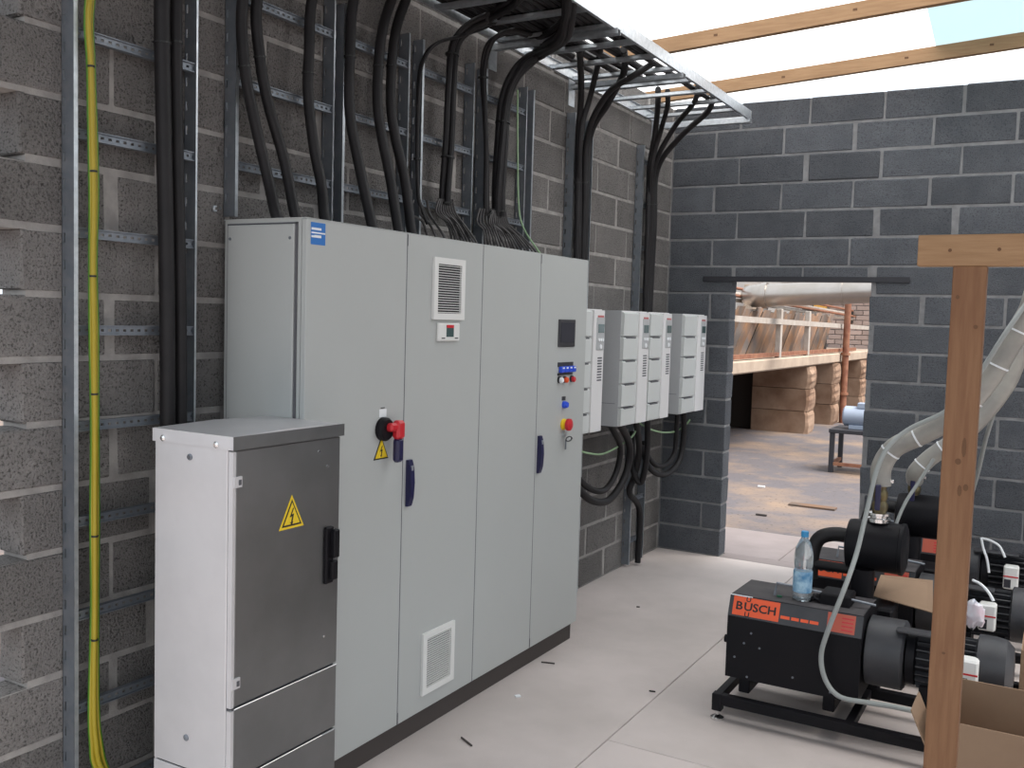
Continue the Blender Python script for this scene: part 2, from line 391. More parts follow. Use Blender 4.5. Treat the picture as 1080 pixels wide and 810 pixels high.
# ------------------------------------------------------------------ cable ladders on the left wall
def rail(y, z0, z1, parent, lip=.013, slots=True, phase=0):
    m = MB(); t = .0015
    m.box(.002, .011, y-t, y+t, z0, z1).box(.019, .060, y-t, y+t, z0, z1)
    z = z0+phase
    while z < z1:                                            # bridges between the slots
        m.box(.011, .019, y-t, y+t, z, min(z+.052, z1)); z += .082
    m.box(.002, .004, y-t, y+lip, z0, z1)
    o = m.build('side_rail', m_galv_rail, parent)
    MB().box(.0585, .0605, y-t, y+lip, z0, z1).build('rail_lip', m_galv, o); return o  # lit lip: its light put into a brighter metal than the web
_rc = {}
def rung(y0, y1, z, parent):
    L = round(y1-y0, 3)
    if L not in _rc:
        m = MB(); m.box(-.006, -.004, 0, L, -.013, -.004).box(-.006, -.004, 0, L, .004, .013)
        k = 0
        while k < L: m.box(-.006, -.004, k, min(k+.016, L), -.004, .004); k += .028
        m.box(-.018, .004, 0, L, .0125, .0155).box(-.018, .004, 0, L, -.0155, -.0125)
        me = m.mesh('rung'); me.materials.append(m_galv_rail); _rc[L] = me
    o = bpy.data.objects.new('rung', _rc[L]); COL.objects.link(o); o.location = (.052, y0, z); o.parent = parent; return o
def ladder(y0, y1, z0, z1, rungs, label, lip0=.013):
    t = thing('cable_ladder', label, 'cable ladder', (0, 0, 0), 'cable ladders on the block wall')
    t.location = (0, y0, z0)
    parts = [rail(y0, z0, z1, t, lip0), rail(y1, z0, z1, t, .006)]+[rung(y0+.002, y1-.002, z, t) for z in rungs if z0 < z < z1]
    for p in parts: p.location -= Vector((0, y0, z0))
    return t
RZ = [2.89-.3*i for i in range(10)]
ladder(-5.197, -4.725, .02, 3.05, RZ, 'galvanised cable ladder carrying the yellow and green earth cable')
ladder(-4.542, -4.013, 2.105, 3.05, RZ, 'galvanised cable ladder above the left end of the grey cabinet')
ladder(-3.952, -3.502, 2.105, 3.03, RZ, 'galvanised cable ladder carrying three thick slanting cables, third from left')
ladder(-3.396, -2.953, 2.105, 3.03, RZ, 'galvanised cable ladder carrying one black bundle, fourth from left')
ladder(-2.838, -2.412, 2.105, 3.03, RZ, 'galvanised cable ladder carrying two black bundles, fifth from left')
ladder(-1.812, -1.56, .02, 3.01, RZ, 'narrow galvanised cable ladder just past the right end of the cabinet')
ladder(-.722, -.465, .02, 3.0, RZ, 'narrow galvanised cable ladder reaching the floor beside the wall corner')
o = rail(-2.335, 2.105, 3.03, None); o.name = 'support_rail'; tag(o, 'single slotted steel rail beside the fifth cable ladder', 'rail')
# small bracket bolt above the cabinet
bo = thing('wall_bolt', 'small bolt on the wall at the cabinet top left corner', 'bolt', (0, -4.585, 2.13))
MB().lathe([(.012, 0), (.012, .006)], axis='x', n=6).build('washer', m_galv, bo); MB().lathe([(.006, .006), (.006, .03)], axis='x', n=8).build('shank', m_chrome, bo)

# ------------------------------------------------------------------ overhead cable tray
TZ = 3.20
tr = thing('cable_tray', 'long overhead cable tray ladder along the top of the left wall', 'cable tray', (.38, -2.9, TZ))
def tpart(mb, name, m):
    mb.v = [(x-.38, y+2.9, z-TZ) for x, y, z in mb.v]; return mb.build(name, m, tr)
for x, s in ((.055, 1), (.702, -1)):
    tpart(MB().box(x-.0015, x+.0015, -5.4, -.37, TZ-.012, TZ+.05).box(min(x, x+s*.016), max(x, x+s*.016), -5.4, -.37, TZ-.013, TZ-.011).box(min(x, x+s*.016), max(x, x+s*.016), -5.4, -.37, TZ+.048, TZ+.05), 'side_rail', m_galv)
y = -.39
while y > -5.4:
    tpart(MB().box(.057, .70, y-.022, y-.019, TZ-.010, TZ+.010).box(.057, .70, y+.019, y+.022, TZ-.010, TZ+.010).box(.057, .70, y-.022, y+.022, TZ+.008, TZ+.010), 'rung', m_galv); y -= .29
for (px, py) in ((653, 34), (706, 82), (787, 128)):
    q = on_z(px, py, TZ-.03); yy = min(q.y, -.42)
    b = MB().box(.0, .72, yy-.02, yy+.02, TZ-.016, TZ-.013).box(.0, .72, yy-.02, yy-.017, TZ-.04, TZ-.014).box(.0, .72, yy+.017, yy+.02, TZ-.04, TZ-.014).box(0, .006, yy-.04, yy+.04, TZ-.14, TZ+.02)
    tpart(b, 'bracket', m_galv)

# ------------------------------------------------------------------ cables
def P3(q):
    k = q[0]
    if k == 'x': return on_x(q[1], q[2], q[3])
    if k == 'z': return on_z(q[1], q[2], q[3])
    if k == 'y': return on_y(q[1], q[2], q[3])
    return Vector(q[1:])
def cable(label, pts, r, group=None, m=m_black, n=10, ties=(), name='power_cable', cat='cable', sub=6):
    path = smooth_path([P3(q) for q in pts], sub)
    o = MB().tube(path, r, n).build(name, m, None, True); tag(o, label, cat, group)
    for f in ties:
        i = max(1, min(len(path)-2, int(f*(len(path)-1)))); t = (path[i+1]-path[i-1]).normalized()
        MB().tube([path[i]-t*.003, path[i]+t*.003], r+.0025, n).build('cable_tie', m_tie, o)
    return o
LX = .066
cable('thicker left cable of the black pair behind the galvanised pillar', [('p', .30, -4.86, 3.235), ('p', .14, -4.87, 3.17), ('p', LX+.026, -4.873, 3.02), ('x', 171, 0, LX+.026), ('x', 173, 150, LX+.026), ('x', 176, 300, LX+.026), ('x', 177, 450, LX+.026), ('p', LX+.026, -4.86, .6), ('p', LX+.026, -4.86, .05)], .0255, 'thick black cables', ties=(.28, .42))
cable('thinner right cable of the black pair behind the galvanised pillar', [('p', .34, -4.79, 3.235), ('p', .14, -4.80, 3.17), ('p', LX+.021, -4.815, 3.02), ('x', 186, 0, LX+.021), ('x', 187, 150, LX+.021), ('x', 190, 300, LX+.021), ('x', 191, 450, LX+.021), ('p', LX+.021, -4.80, .6), ('p', LX+.021, -4.80, .05)], .0205, 'thick black cables', ties=(.28, .42))
def drop_cable(label, path, r, ties=(.45,)):
    x0 = LX+r; n = len(path)
    pts = []
    for i, (px, py) in enumerate(path):
        f = max(0, (i-1.0)/(n-2.0)); pts.append(('x', px, py, x0+.10*f*f))
    top = P3(pts[0]); end = P3(pts[-1])
    pts = [('p', .36, top.y+.02, 3.235), ('p', .16, top.y+.005, max(3.16, top.z+.12))]+pts+[('p', end.x+.01, end.y+.012, 2.094)]
    return cable(label, pts, r, 'thick black cables', ties=ties)
drop_cable('left of two slanting cables entering the cabinet near its blue sticker', [(256,0),(258,70),(268,125),(283,190),(291,226)], .021)
drop_cable('right of two slanting cables entering the cabinet near its blue sticker', [(271,0),(274,60),(283,110),(300,170),(311,226)], .021)
drop_cable('thick black cable alone between the second and third wall ladders', [(329,0),(326,55),(325,100),(331,155),(339,195),(342,228)], .0215)
drop_cable('left of three thick cables on the third wall ladder', [(373,0),(369,60),(369,120),(380,180),(392,236)], .0225)
drop_cable('middle of three thick cables on the third wall ladder', [(413,0),(402,40),(398,100),(402,140),(412,190),(420,242)], .0225)
drop_cable('right of three thick cables on the third wall ladder', [(428,0),(416,40),(412,100),(416,140),(427,190),(434,244)], .0225)
def bundle(label, pts, r, n, ties=()):
    path = smooth_path([P3(q) for q in pts], 7)
    t = thing('cable_bundle', label, 'cable bundle', path[-1], 'curved cable bundles')
    base = t.location; rs = r*(.50 if n > 2 else .56)
    for k in range(n):
        out = []
        for i, p in enumerate(path):
            d = (path[min(i+1, len(path)-1)]-path[max(i-1, 0)]).normalized(); u = d.cross(Vector((.9, .1, .42))).normalized(); v = d.cross(u)
            a = 2*PI*k/n+.4+.05*i; out.append(p+(u*math.cos(a)+v*math.sin(a))*(r-rs)*(1.08 if n > 1 else 0)-base)
        MB().tube(out, rs, 9).build('strand', m_black, t, True)
    for f in ties:
        i = max(1, min(len(path)-2, int(f*(len(path)-1)))); d = (path[i+1]-path[i-1]).normalized()
        MB().tube([path[i]-d*.004-base, path[i]+d*.004-base], r+.004, 12).build('cable_tie', m_tie, t)
    return t
bundle('thick black bundle curving from the tray down the fourth wall ladder', [('z',560,-22,TZ+.03),('z',545,0,TZ-.02),('x',520,16,.24),('x',494,29,.15),('x',479,48,LX+.03),('x',475,90,LX+.03),('x',473,150,LX+.03),('x',470,200,LX+.03),('x',470,216,LX+.03)], .030, 3, (.55, .8, .98))
bundle('thin black cable arching left from the tray over the fourth ladder', [('z',545,-15,TZ+.02),('x',525,20,.22),('x',492,36,.14),('x',462,45,.11),('x',448,60,LX+.02),('x',442,85,LX+.018),('x',440,150,LX+.018),('x',441,205,LX+.018),('x',446,222,.10),('x',452,236,.12)], .014, 2, (.7,))
bundle('slimmer black bundle looping onto the left side of the fifth ladder', [('z',600,5,TZ+.03),('z',592,24,TZ-.02),('x',568,38,.28),('x',540,33,.20),('x',518,44,.13),('x',510,72,LX+.02),('x',511,110,LX+.02),('x',513,160,LX+.02),('x',513,215,LX+.02),('x',514,226,LX+.02)], .022, 2, (.6, .97))
bundle('heaviest black bundle sweeping from the tray down the fifth ladder', [('z',600,-14,TZ+.03),('z',600,12,TZ-.02),('z',594,38,TZ-.09),('x',570,55,.24),('x',546,75,.14),('x',533,105,LX+.03),('x',529,150,LX+.03),('x',526,200,LX+.03),('x',526,228,LX+.03)], .036, 4, (.7, .97))
def fan(start, ends, label, group, r=.0055):
    for i, (ex, ey) in enumerate(ends):
        sx, sy, x0 = start; off = (i/(max(1, len(ends)-1))-.5)
        e = on_x(ex, ey, .16+.06*((i*7) % 5)/5)
        cable(label, [('x', sx+off*14, sy-6, x0+.004*(i % 3)), ('x', sx+off*20, sy+8, x0+.01), ('x', sx+(ex-sx)*.55+off*4, sy+(ey-sy)*.55, .11+.01*(i % 3)), ('p', e.x, e.y, max(e.z, 2.13)), ('p', e.x+.004, e.y+.012, 2.093)], r, group, m_cablegrey, 6, name='control_cable', sub=4)
fan((443, 217, LX+.02), [(450,246),(459,248),(468,249)], 'thin dark cable fanning into the cabinet top left of the fourth ladder bundle', 'thin cables left of the fourth ladder', .006)
fan((470, 216, LX+.03), [(476+3.2*i, 250+.5*i) for i in range(9)], 'thin dark cable fanning out of the fourth ladder bundle', 'thin cables of the fourth ladder')
fan((513, 226, LX+.02), [(511+3.4*i, 256+.5*i) for i in range(7)], 'thin dark cable fanning out of the slimmer fifth ladder bundle', 'thin cables of the fifth ladder, left fan')
fan((526, 228, LX+.03), [(528+3.6*i, 259+.5*i) for i in range(11)], 'thin dark cable fanning out of the heaviest fifth ladder bundle', 'thin cables of the fifth ladder, right fan')
cable('pale green earth wire at the right edge of the thin cable fan', [('x',546,95,.07),('x',546,150,.07),('x',547,215,.075),('x',552,240,.10),('x',566,262,.14),('x',572,270,.16)], .005, None, m_earth2, 8, name='earth_wire')
# right hand groups rising into the tray
gL6, gL7 = 'black cables left of the wall drives', 'black cables in the wall corner'
def riser(label, top, base, yb, zb, r, grp):
    cable(label, [('z', top[0][0], top[0][1], TZ+.03)]+[('x', px, py, x) for px, py, x in top[1:]]+[('x', base[0], base[1], LX+r), ('p', LX+r, yb, zb+.6), ('p', LX+r, yb, zb)], r, grp, ties=(.62,))
B6 = on_x(611, 250, LX+.02)
riser('first black cable of four left of the wall drives', [(611,52),(612,64,.26),(613,100,.14),(610,145,LX+.02)], (609, 220), B6.y-.03, 1.3, .019, gL6)
riser('second black cable of four left of the wall drives', [(634,48),(631,66,.30),(623,100,.17),(612,145,LX+.05)], (611, 220), B6.y+.01, 1.3, .017, gL6)
riser('third black cable of four left of the wall drives', [(690,66),(668,80,.48),(640,100,.28),(619,145,LX+.04)], (616, 220), B6.y+.055, 1.3, .018, gL6)
riser('fourth black cable of four left of the wall drives', [(658,52),(658,76,.40),(642,108,.24),(622,145,LX+.02)], (618, 220), B6.y+.085, 1.3, .020, gL6)
B7 = on_x(685, 250, LX+.02)
riser('first black cable of four in the wall corner', [(694,94),(694,108,.28),(691,140,.16),(685,178,LX+.02)], (683, 240), B7.y-.03, 1.15, .019, gL7)
riser('second black cable of four in the wall corner', [(704,96),(704,112,.34),(697,138,.20),(687,178,LX+.05)], (686, 240), B7.y+.0, 1.15, .017, gL7)
riser('third black cable of four in the wall corner', [(736,92),(732,108,.50),(710,136,.28),(690,178,LX+.04)], (688, 240), B7.y+.03, 1.15, .018, gL7)
riser('fourth black cable of four in the wall corner', [(752,102),(746,118,.52),(716,146,.28),(693,180,LX+.02)], (690, 240), B7.y+.06, 1.15, .020, gL7)
# cables lying in the tray
for i in range(15):
    x = .10+.04*i; far = (-2.55, -2.4, -1.75, -2.2, -2.5, -1.7, -2.3, -1.6, -2.6, -1.5, -2.2, -2.5, -.95, -2.1, -.62)[i]
    cable('black cable lying along the overhead tray among its neighbours', [('p', x, -5.35, TZ+.032), ('p', x+.01*math.sin(i), -4.2, TZ+.032), ('p', x-.012*math.cos(i), -3.2, TZ+.034), ('p', x, far, TZ+.032)], .017+.004*(i % 2), 'cables lying in the tray', n=8, sub=5)
# earth cables
for i, (dx, lab) in enumerate(((-3.6, 'yellow and green earth cable, left one of three on the first ladder'), (0, 'yellow and green earth cable, middle one of three on the first ladder'), (3.4, 'yellow and green earth cable, right one of three on the first ladder'))):
    xx = LX+.009+.010*(i == 1)
    cable(lab, [('p', .2, -5.08+.01*i, 3.23), ('p', xx, -5.10+.012*i, 3.05)]+[('x', 95+dx*.8, 0, xx), ('x', 96+dx*.6, 70, xx), ('x', 98+dx*.8, 150, xx), ('x', 99+dx*.8, 210, xx), ('x', 98+dx*.6, 280, xx), ('x', 99+dx*.8, 350, xx), ('x', 100+dx*.6, 450, xx), ('x', 100+dx*.8, 550, xx), ('x', 100+dx*.6, 640, xx), ('x', 99+dx, 740, xx), ('x', 101+dx*1.3, 780, xx), ('x', 108+dx*1.6, 812, xx), ('p', .12, -5.03, .15), ('p', .2, -4.98, .02)], .0085, 'earth cables', m_earths[i], 10, ties=((.20, .305, .415, .52, .62, .70) if i == 1 else ()), name='earth_cable')

# ------------------------------------------------------------------ switchgear cabinet
CX0, CX1, CY0, CY1, CZ0, CZ1 = .042, .43, -4.575, -2.335, .098, 2.09
cab = thing('control_cabinet', 'large light grey four-door electrical cabinet on a dark plinth', 'cabinet', (.24, -3.45, 0))
_loc = lambda o, p: setattr(o, 'location', o.location-p.location) or o
def part(mb, name, m, root, smooth=False, parent=None):
    mb.v = [(x-root.location.x, y-root.location.y, z-root.location.z) for x, y, z in mb.v]
    return mb.build(name, m, parent or root, smooth)
part(MB().box(CX0+.02, CX1-.03, CY0+.02, CY1-.012, 0, CZ0), 'plinth', m_plinth, cab)
body = MB().box(CX0, CX1-.024, CY0+.004, CY1-.004, CZ0, CZ1-.002); part(body, 'body', m_paint, cab)
# end panel with frame around it
part(MB().bbox(CX0+.022, CX1-.05, CY0-.006, CY0+.006, CZ0+.02, CZ1-.022, .002), 'side_panel', m_paint, cab)
part(MB().box(CX0+.016, CX0+.021, CY0-.0005, CY0+.003, CZ0+.01, CZ1-.016).box(CX1-.049, CX1-.039, CY0-.0005, CY0+.003, CZ0+.01, CZ1-.016).box(CX0+.016, CX1-.039, CY0-.0005, CY0+.003, CZ1-.021, CZ1-.016), 'side_seal', m_gap, cab)
for sx, sz in ((CX0+.035, CZ1-.07), (CX1-.068, CZ1-.07), (CX0+.035, CZ1-.72), (CX1-.068, CZ1-.72)):
    part(MB().lathe([(.006, 0), (.005, -.003)], (sx, CY0-.006, sz), 'y', 8), 'screw', m_galv_rail, cab)
part(MB().box(CX0-.001, CX1-.002, CY0, CY1, CZ1-.003, CZ1), 'roof_plate', m_paint, cab)
seams = [CY0, -3.990, -3.420, -2.876, CY1]
doors = []
for i in range(4):
    a, b = seams[i]+.0028, seams[i+1]-.0028
    doors.append(part(MB().bbox(CX1-.022, CX1, a, b, CZ0+.004, CZ1-.004, .0015), 'door', m_paint, cab))
for yy in seams[1:4]: part(MB().box(CX1-.0235, CX1-.0015, yy-.0029, yy+.0029, CZ0+.004, CZ1-.004), 'seam_seal', m_gap, cab)
for yy, zz in ((-3.990, CZ1-.03), (-2.876, CZ1-.03), (-3.990, CZ0+.03), (-2.876, CZ0+.03)): part(MB().box(CX1-.004, CX1+.001, yy-.0035, yy+.0035, zz-.022, zz+.022), 'hinge_pin', m_gap, cab)
def vent(y0, y1, z0, z1, n, door):
    f = part(MB().box(CX1-.001, CX1+.012, y0, y0+.028, z0, z1).box(CX1-.001, CX1+.012, y1-.028, y1, z0, z1).box(CX1-.001, CX1+.012, y0+.028, y1-.028, z0, z0+.026).box(CX1-.001, CX1+.012, y0+.028, y1-.028, z1-.026, z1), 'vent_grille', m_white, cab, parent=door)
    part(MB().box(CX1-.001, CX1+.001, y0+.026, y1-.026, z0+.024, z1-.024), 'vent_filter', m_ventdark, cab, parent=door)
    h = (z1-z0-.052)/n
    for k in range(n):
        z = z0+.026+k*h
        part(MB().prism([(CX1+.004, z+h*.30), (CX1+.011, z+h*.22), (CX1+.011, z+h*.50), (CX1+.004, z+h*.58)], 'y', y0+.026, y1-.026), 'slat', m_white, cab, parent=door)
vent(-3.815, -3.582, 1.752, 2.008, 20, doors[1])
vent(-3.833, -3.593, .170, .435, 22, doors[1])
d = doors[1]
part(MB().bbox(CX1-.001, CX1+.014, -3.778, -3.618, 1.662, 1.738, .004), 'thermostat', m_white, cab, parent=d)
part(MB().box(CX1+.013, CX1+.0155, -3.722, -3.668, 1.680, 1.728), 'thermostat_display', m_screen_lcd, cab, parent=d)
part(MB().box(CX1+.0135, CX1+.016, -3.722, -3.668, 1.718, 1.730), 'thermostat_strip', m_red, cab, parent=d)
for yy in (-3.745, -3.645): part(MB().box(CX1+.013, CX1+.0155, yy-.012, yy+.012, 1.672, 1.677), 'thermostat_key', m_dkgrey, cab, parent=d)
# main switch with red handle and warning triangle
d = doors[0]
part(MB().lathe([(.046, -.001), (.046, .018), (.038, .028)], (CX1, -4.128, 1.325), 'x', 24), 'switch_rosette', m_blackp, cab, True, d)
part(MB().bbox(CX1+.024, CX1+.060, -4.105, -4.055, 1.285, 1.358, .01), 'switch_grip', m_red, cab, parent=d)
part(MB().bbox(CX1+.022, CX1+.055, -4.140, -4.075, 1.318, 1.350, .008), 'switch_hub', m_red, cab, parent=d)
part(MB().bbox(CX1+.026, CX1+.058, -4.103, -4.060, 1.195, 1.290, .01), 'switch_lever', m_bluehandle, cab, parent=d)
part(MB().box(CX1-.001, CX1+.001, -4.142, -4.118, 1.405, 1.409), 'switch_mark', m_ink, cab, parent=d)
part(MB().box(CX1-.001, CX1+.001, -4.150, -4.106, 1.372, 1.402), 'switch_plate', m_whitelab, cab, parent=d)
def warning(root, x, yc, z0, wd, h, parent=None, pname='warning_sign', rim_ratio=.17):
    tri = lambda s, t: plate_on_x([(yc-wd/2*s, z0+h*(1-s)*.36), (yc+wd/2*s, z0+h*(1-s)*.36), (yc, z0+h*(1-s)*.36+h*s)], x, t)
    a = part(tri(1, .0015), pname, m_yellow if rim_ratio > .1 else m_ink, root, parent=parent)
    if rim_ratio > .1: part(tri(.80, .0022), 'warning_border', m_ink, root, parent=parent)
    part(tri(.64 if rim_ratio > .1 else .82, .003), 'warning_field', m_yellow, root, parent=parent)
    b = [(.03, .62), (-.10, .34), (.00, .36), (-.05, .16), (-.09, .20), (-.02, .06), (.04, .20), (.01, .18), (.07, .44), (-.02, .42), (.07, .62)]
    part(plate_on_x([(yc+u*wd, z0+h*v*.95+h*.02) for u, v in b], x, .0038), 'lightning_bolt', m_ink, root, parent=parent)
warning(cab, CX1, -4.135, 1.208, .092, .088, d, rim_ratio=.05)
def lever(yc, zc, door):
    prof = [(CX1-.001, -.094), (CX1+.012, -.094), (CX1+.022, -.06), (CX1+.026, 0), (CX1+.022, .06), (CX1+.012, .094), (CX1-.001, .094)]
    part(MB().prism([(x, zc+z) for x, z in prof], 'y', yc-.014, yc+.014), 'handle', m_bluehandle, cab, parent=door)
    part(MB().box(CX1+.014, CX1+.0235, yc-.006, yc+.006, zc+.052, zc+.072), 'handle_lock', m_galv, cab, parent=door)
lever(-3.955, 1.092, doors[1]); lever(-2.845, 1.088, doors[3])
d = doors[3]
part(MB().bbox(CX1-.001, CX1+.008, -2.672, -2.484, 1.625, 1.768, .003), 'operator_panel', m_dkgrey, cab, parent=d)
part(MB().box(CX1+.007, CX1+.0095, -2.655, -2.500, 1.648, 1.752), 'operator_screen', m_screen, cab, parent=d)
part(MB().box(CX1-.001, CX1+.003, -2.665, -2.488, 1.522, 1.545), 'legend_plate', m_dkgrey, cab, parent=d)
for i in range(4):
    yy = -2.632+i*.044
    part(MB().bbox(CX1, CX1+.020, yy-.019, yy+.019, 1.492, 1.524, .004), 'push_button', m_bluebtn, cab, parent=d)
    part(MB().box(CX1+.0195, CX1+.021, yy-.010, yy+.010, 1.512, 1.520), 'button_lens', m_whitelab, cab, parent=d)
part(MB().box(CX1-.001, CX1+.006, -2.665, -2.500, 1.478, 1.490), 'legend_strip', m_dkgrey, cab, parent=d)
for yy, m, ml in ((-2.645, m_whitelab, m_dkgrey), (-2.588, m_orange, m_dkgrey), (-2.505, m_red, m_dkgrey)):
    part(MB().lathe([(.018, 0), (.018, .010)], (CX1, yy, 1.455), 'x', 14), 'button_ring', ml, cab, True, d)
    part(MB().lathe([(.0145, .009), (.0145, .022), (.010, .026)], (CX1, yy, 1.453), 'x', 14), 'push_button', m, cab, True, d)
part(MB().box(CX1-.001, CX1+.003, -2.605, -2.565, 1.345, 1.365), 'legend_plate', m_dkgrey, cab, parent=d)
part(MB().lathe([(.019, 0), (.019, .012), (.014, .026)], (CX1, -2.582, 1.322), 'x', 14), 'push_button', m_bluebtn, cab, True, d)
part(MB().lathe([(.030, 0), (.030, .010), (.020, .014), (.020, .022)], (CX1, -2.580, 1.218), 'x', 18), 'stop_collar', m_yellow, cab, True, d)
part(MB().lathe([(.020, .018), (.032, .024), (.032, .040), (.022, .046)], (CX1, -2.575, 1.218), 'x', 18), 'stop_button', m_red, cab, True, d)
part(MB().lathe([(.015, 0), (.015, .012)], (CX1, -2.572, 1.165), 'x', 12), 'key_switch', m_galv, cab, True, d)
ring = [Vector((CX1+.03, -2.565+.034*math.cos(a), 1.142+.012*math.sin(a))) for a in [2*PI*i/18 for i in range(19)]]
part(MB().tube(ring, .0035, 6), 'key_ring', m_dkgrey, cab, parent=d)
part(MB().box(CX1+.012, CX1+.015, -2.573, -2.561, 1.085, 1.135), 'key', m_galv_rail, cab, parent=d)
st = part(MB().box(CX1-.001, CX1+.0012, -4.552, -4.478, 2.000, 2.076), 'sticker', m_blue, cab, parent=doors[0])
for (a, b, z0, z1) in ((-4.55, -4.50, 2.050, 2.058), (-4.55, -4.48, 2.038, 2.043), (-4.535, -4.50, 2.024, 2.033), (-4.55, -4.535, 2.024, 2.031)):
    part(MB().box(CX1, CX1+.0020, a, b, z0, z1), 'sticker_print', m_whitelab, cab, parent=doors[0])

# ------------------------------------------------------------------ galvanised feeder pillar
FX0, FX1, FY0, FY1, FZ = .283, .610, -5.076, -4.592, 1.37
fp = thing('feeder_pillar', 'galvanised sheet steel feeder pillar with a yellow warning triangle', 'electrical box', (.45, -4.83, 0))
part(MB().box(FX0+.01, FX1-.012, FY0+.006, FY1-.006, 0, FZ), 'body', m_gap, fp)
part(MB().bbox(FX0, FX1-.018, FY0-.002, FY0+.004, .355, FZ-.002, .0015), 'side_panel', m_zinc_lit, fp)
part(MB().bbox(FX0, FX1-.018, FY1-.004, FY1+.002, .02, FZ-.002, .0015), 'side_panel', m_zinc_lit, fp)
part(MB().bbox(FX0, FX0+.008, FY0, FY1, .02, FZ-.002, .0015), 'back_panel', m_zinc_lit, fp)
part(MB().bbox(FX0, FX1-.004, FY0-.003, FY0+.004, .02, .350, .0015), 'base_panel', m_zinc_lit, fp)
lid = MB().prism([(FY0-.006, FZ-.012), (FY1+.006, FZ-.012), (FY1+.006, FZ+.028), ((FY0+FY1)/2, FZ+.034), (FY0-.006, FZ+.028)], 'x', FX0-.008, FX1+.010)
part(lid, 'lid', m_zinc_lit, fp)
part(MB().box(FX1+.009, FX1+.0115, FY0-.006, FY1+.006, FZ-.012, FZ+.028), 'lid_front', m_zinc_shaded, fp)
for xx in (.324, .551): part(MB().lathe([(.010, 0), (.010, -.004), (.005, -.009)], (xx, FY0-.006, FZ-.0), 'y', 12), 'lid_bolt', m_chrome, fp, True)
part(MB().lathe([(.010, 0), (.010, -.003), (.007, -.005)], (.436, FY0-.002, 1.322), 'y', 12), 'side_plug', m_galv_rail, fp, True)
part(MB().lathe([(.007, 0), (.007, -.004)], (.436, FY0-.0105+.006, 1.322), 'y', 8), 'plug_hole', m_gap, fp)
part(MB().lathe([(.010, 0), (.010, -.003), (.007, -.005)], (.428, FY0-.002, .452), 'y', 12), 'side_plug', m_galv_rail, fp, True)
fd = part(MB().bbox(FX1-.016, FX1, FY0+.014, FY1, .582, FZ-.016, .003), 'door', m_zinc_shaded, fp)
part(MB().box(FX1-.017, FX1+.001, FY0+.002, FY0+.013, .582, FZ-.018), 'hinge_strip', m_zinc_lit, fp)
part(MB().box(FX1-.017, FX1+.001, FY0+.002, FY0+.013, .02, .572), 'corner_strip', m_zinc_lit, fp)
part(MB().bbox(FX1-.016, FX1, FY0+.014, FY1, .358, .574, .003), 'lower_panel', m_zinc_shaded, fp)
part(MB().bbox(FX1-.016, FX1, FY0+.014, FY1, .02, .351, .003), 'base_front', m_zinc_shaded, fp)
part(MB().bbox(FX1-.012, FX1+.0015, FY0+.016, FY1, .5735, .5765, .001), 'panel_lip', m_chrome, fp)
part(MB().bbox(FX1-.012, FX1+.0015, FY0+.016, FY1-.07, .3495, .3525, .001), 'panel_lip', m_chrome, fp)
for zz in (1.262, .655):
    part(MB().box(FX1-.001, FX1+.006, FY0+.004, FY0+.034, zz-.016, zz+.016), 'hinge', m_zinc_lit, fp, parent=fd)
    part(MB().box(FX1+.005, FX1+.0075, FY0+.020, FY0+.030, zz-.009, zz+.007), 'hinge_slot', m_gap, fp, parent=fd)
warning(fp, FX1, -4.824, 1.084, .112, .106, fd)
part(MB().bbox(FX1-.001, FX1+.012, -4.668, -4.630, .868, 1.058, .003), 'handle_plate', m_blackp, fp, parent=fd)
part(MB().bbox(FX1+.010, FX1+.032, -4.650, -4.622, .955, 1.050, .004), 'handle_grip', m_blackp, fp, parent=fd)
part(MB().bbox(FX1+.010, FX1+.026, -4.652, -4.622, .880, .945, .004), 'handle_lock', m_blackp, fp, parent=fd)
for yy, zz in ((-4.658, 1.262), (-4.663, .690), (-4.70, 1.315)): part(MB().lathe([(.004, 0), (.004, .003)], (FX1, yy, zz), 'x', 8), 'rivet', m_chrome, fp, parent=fd)

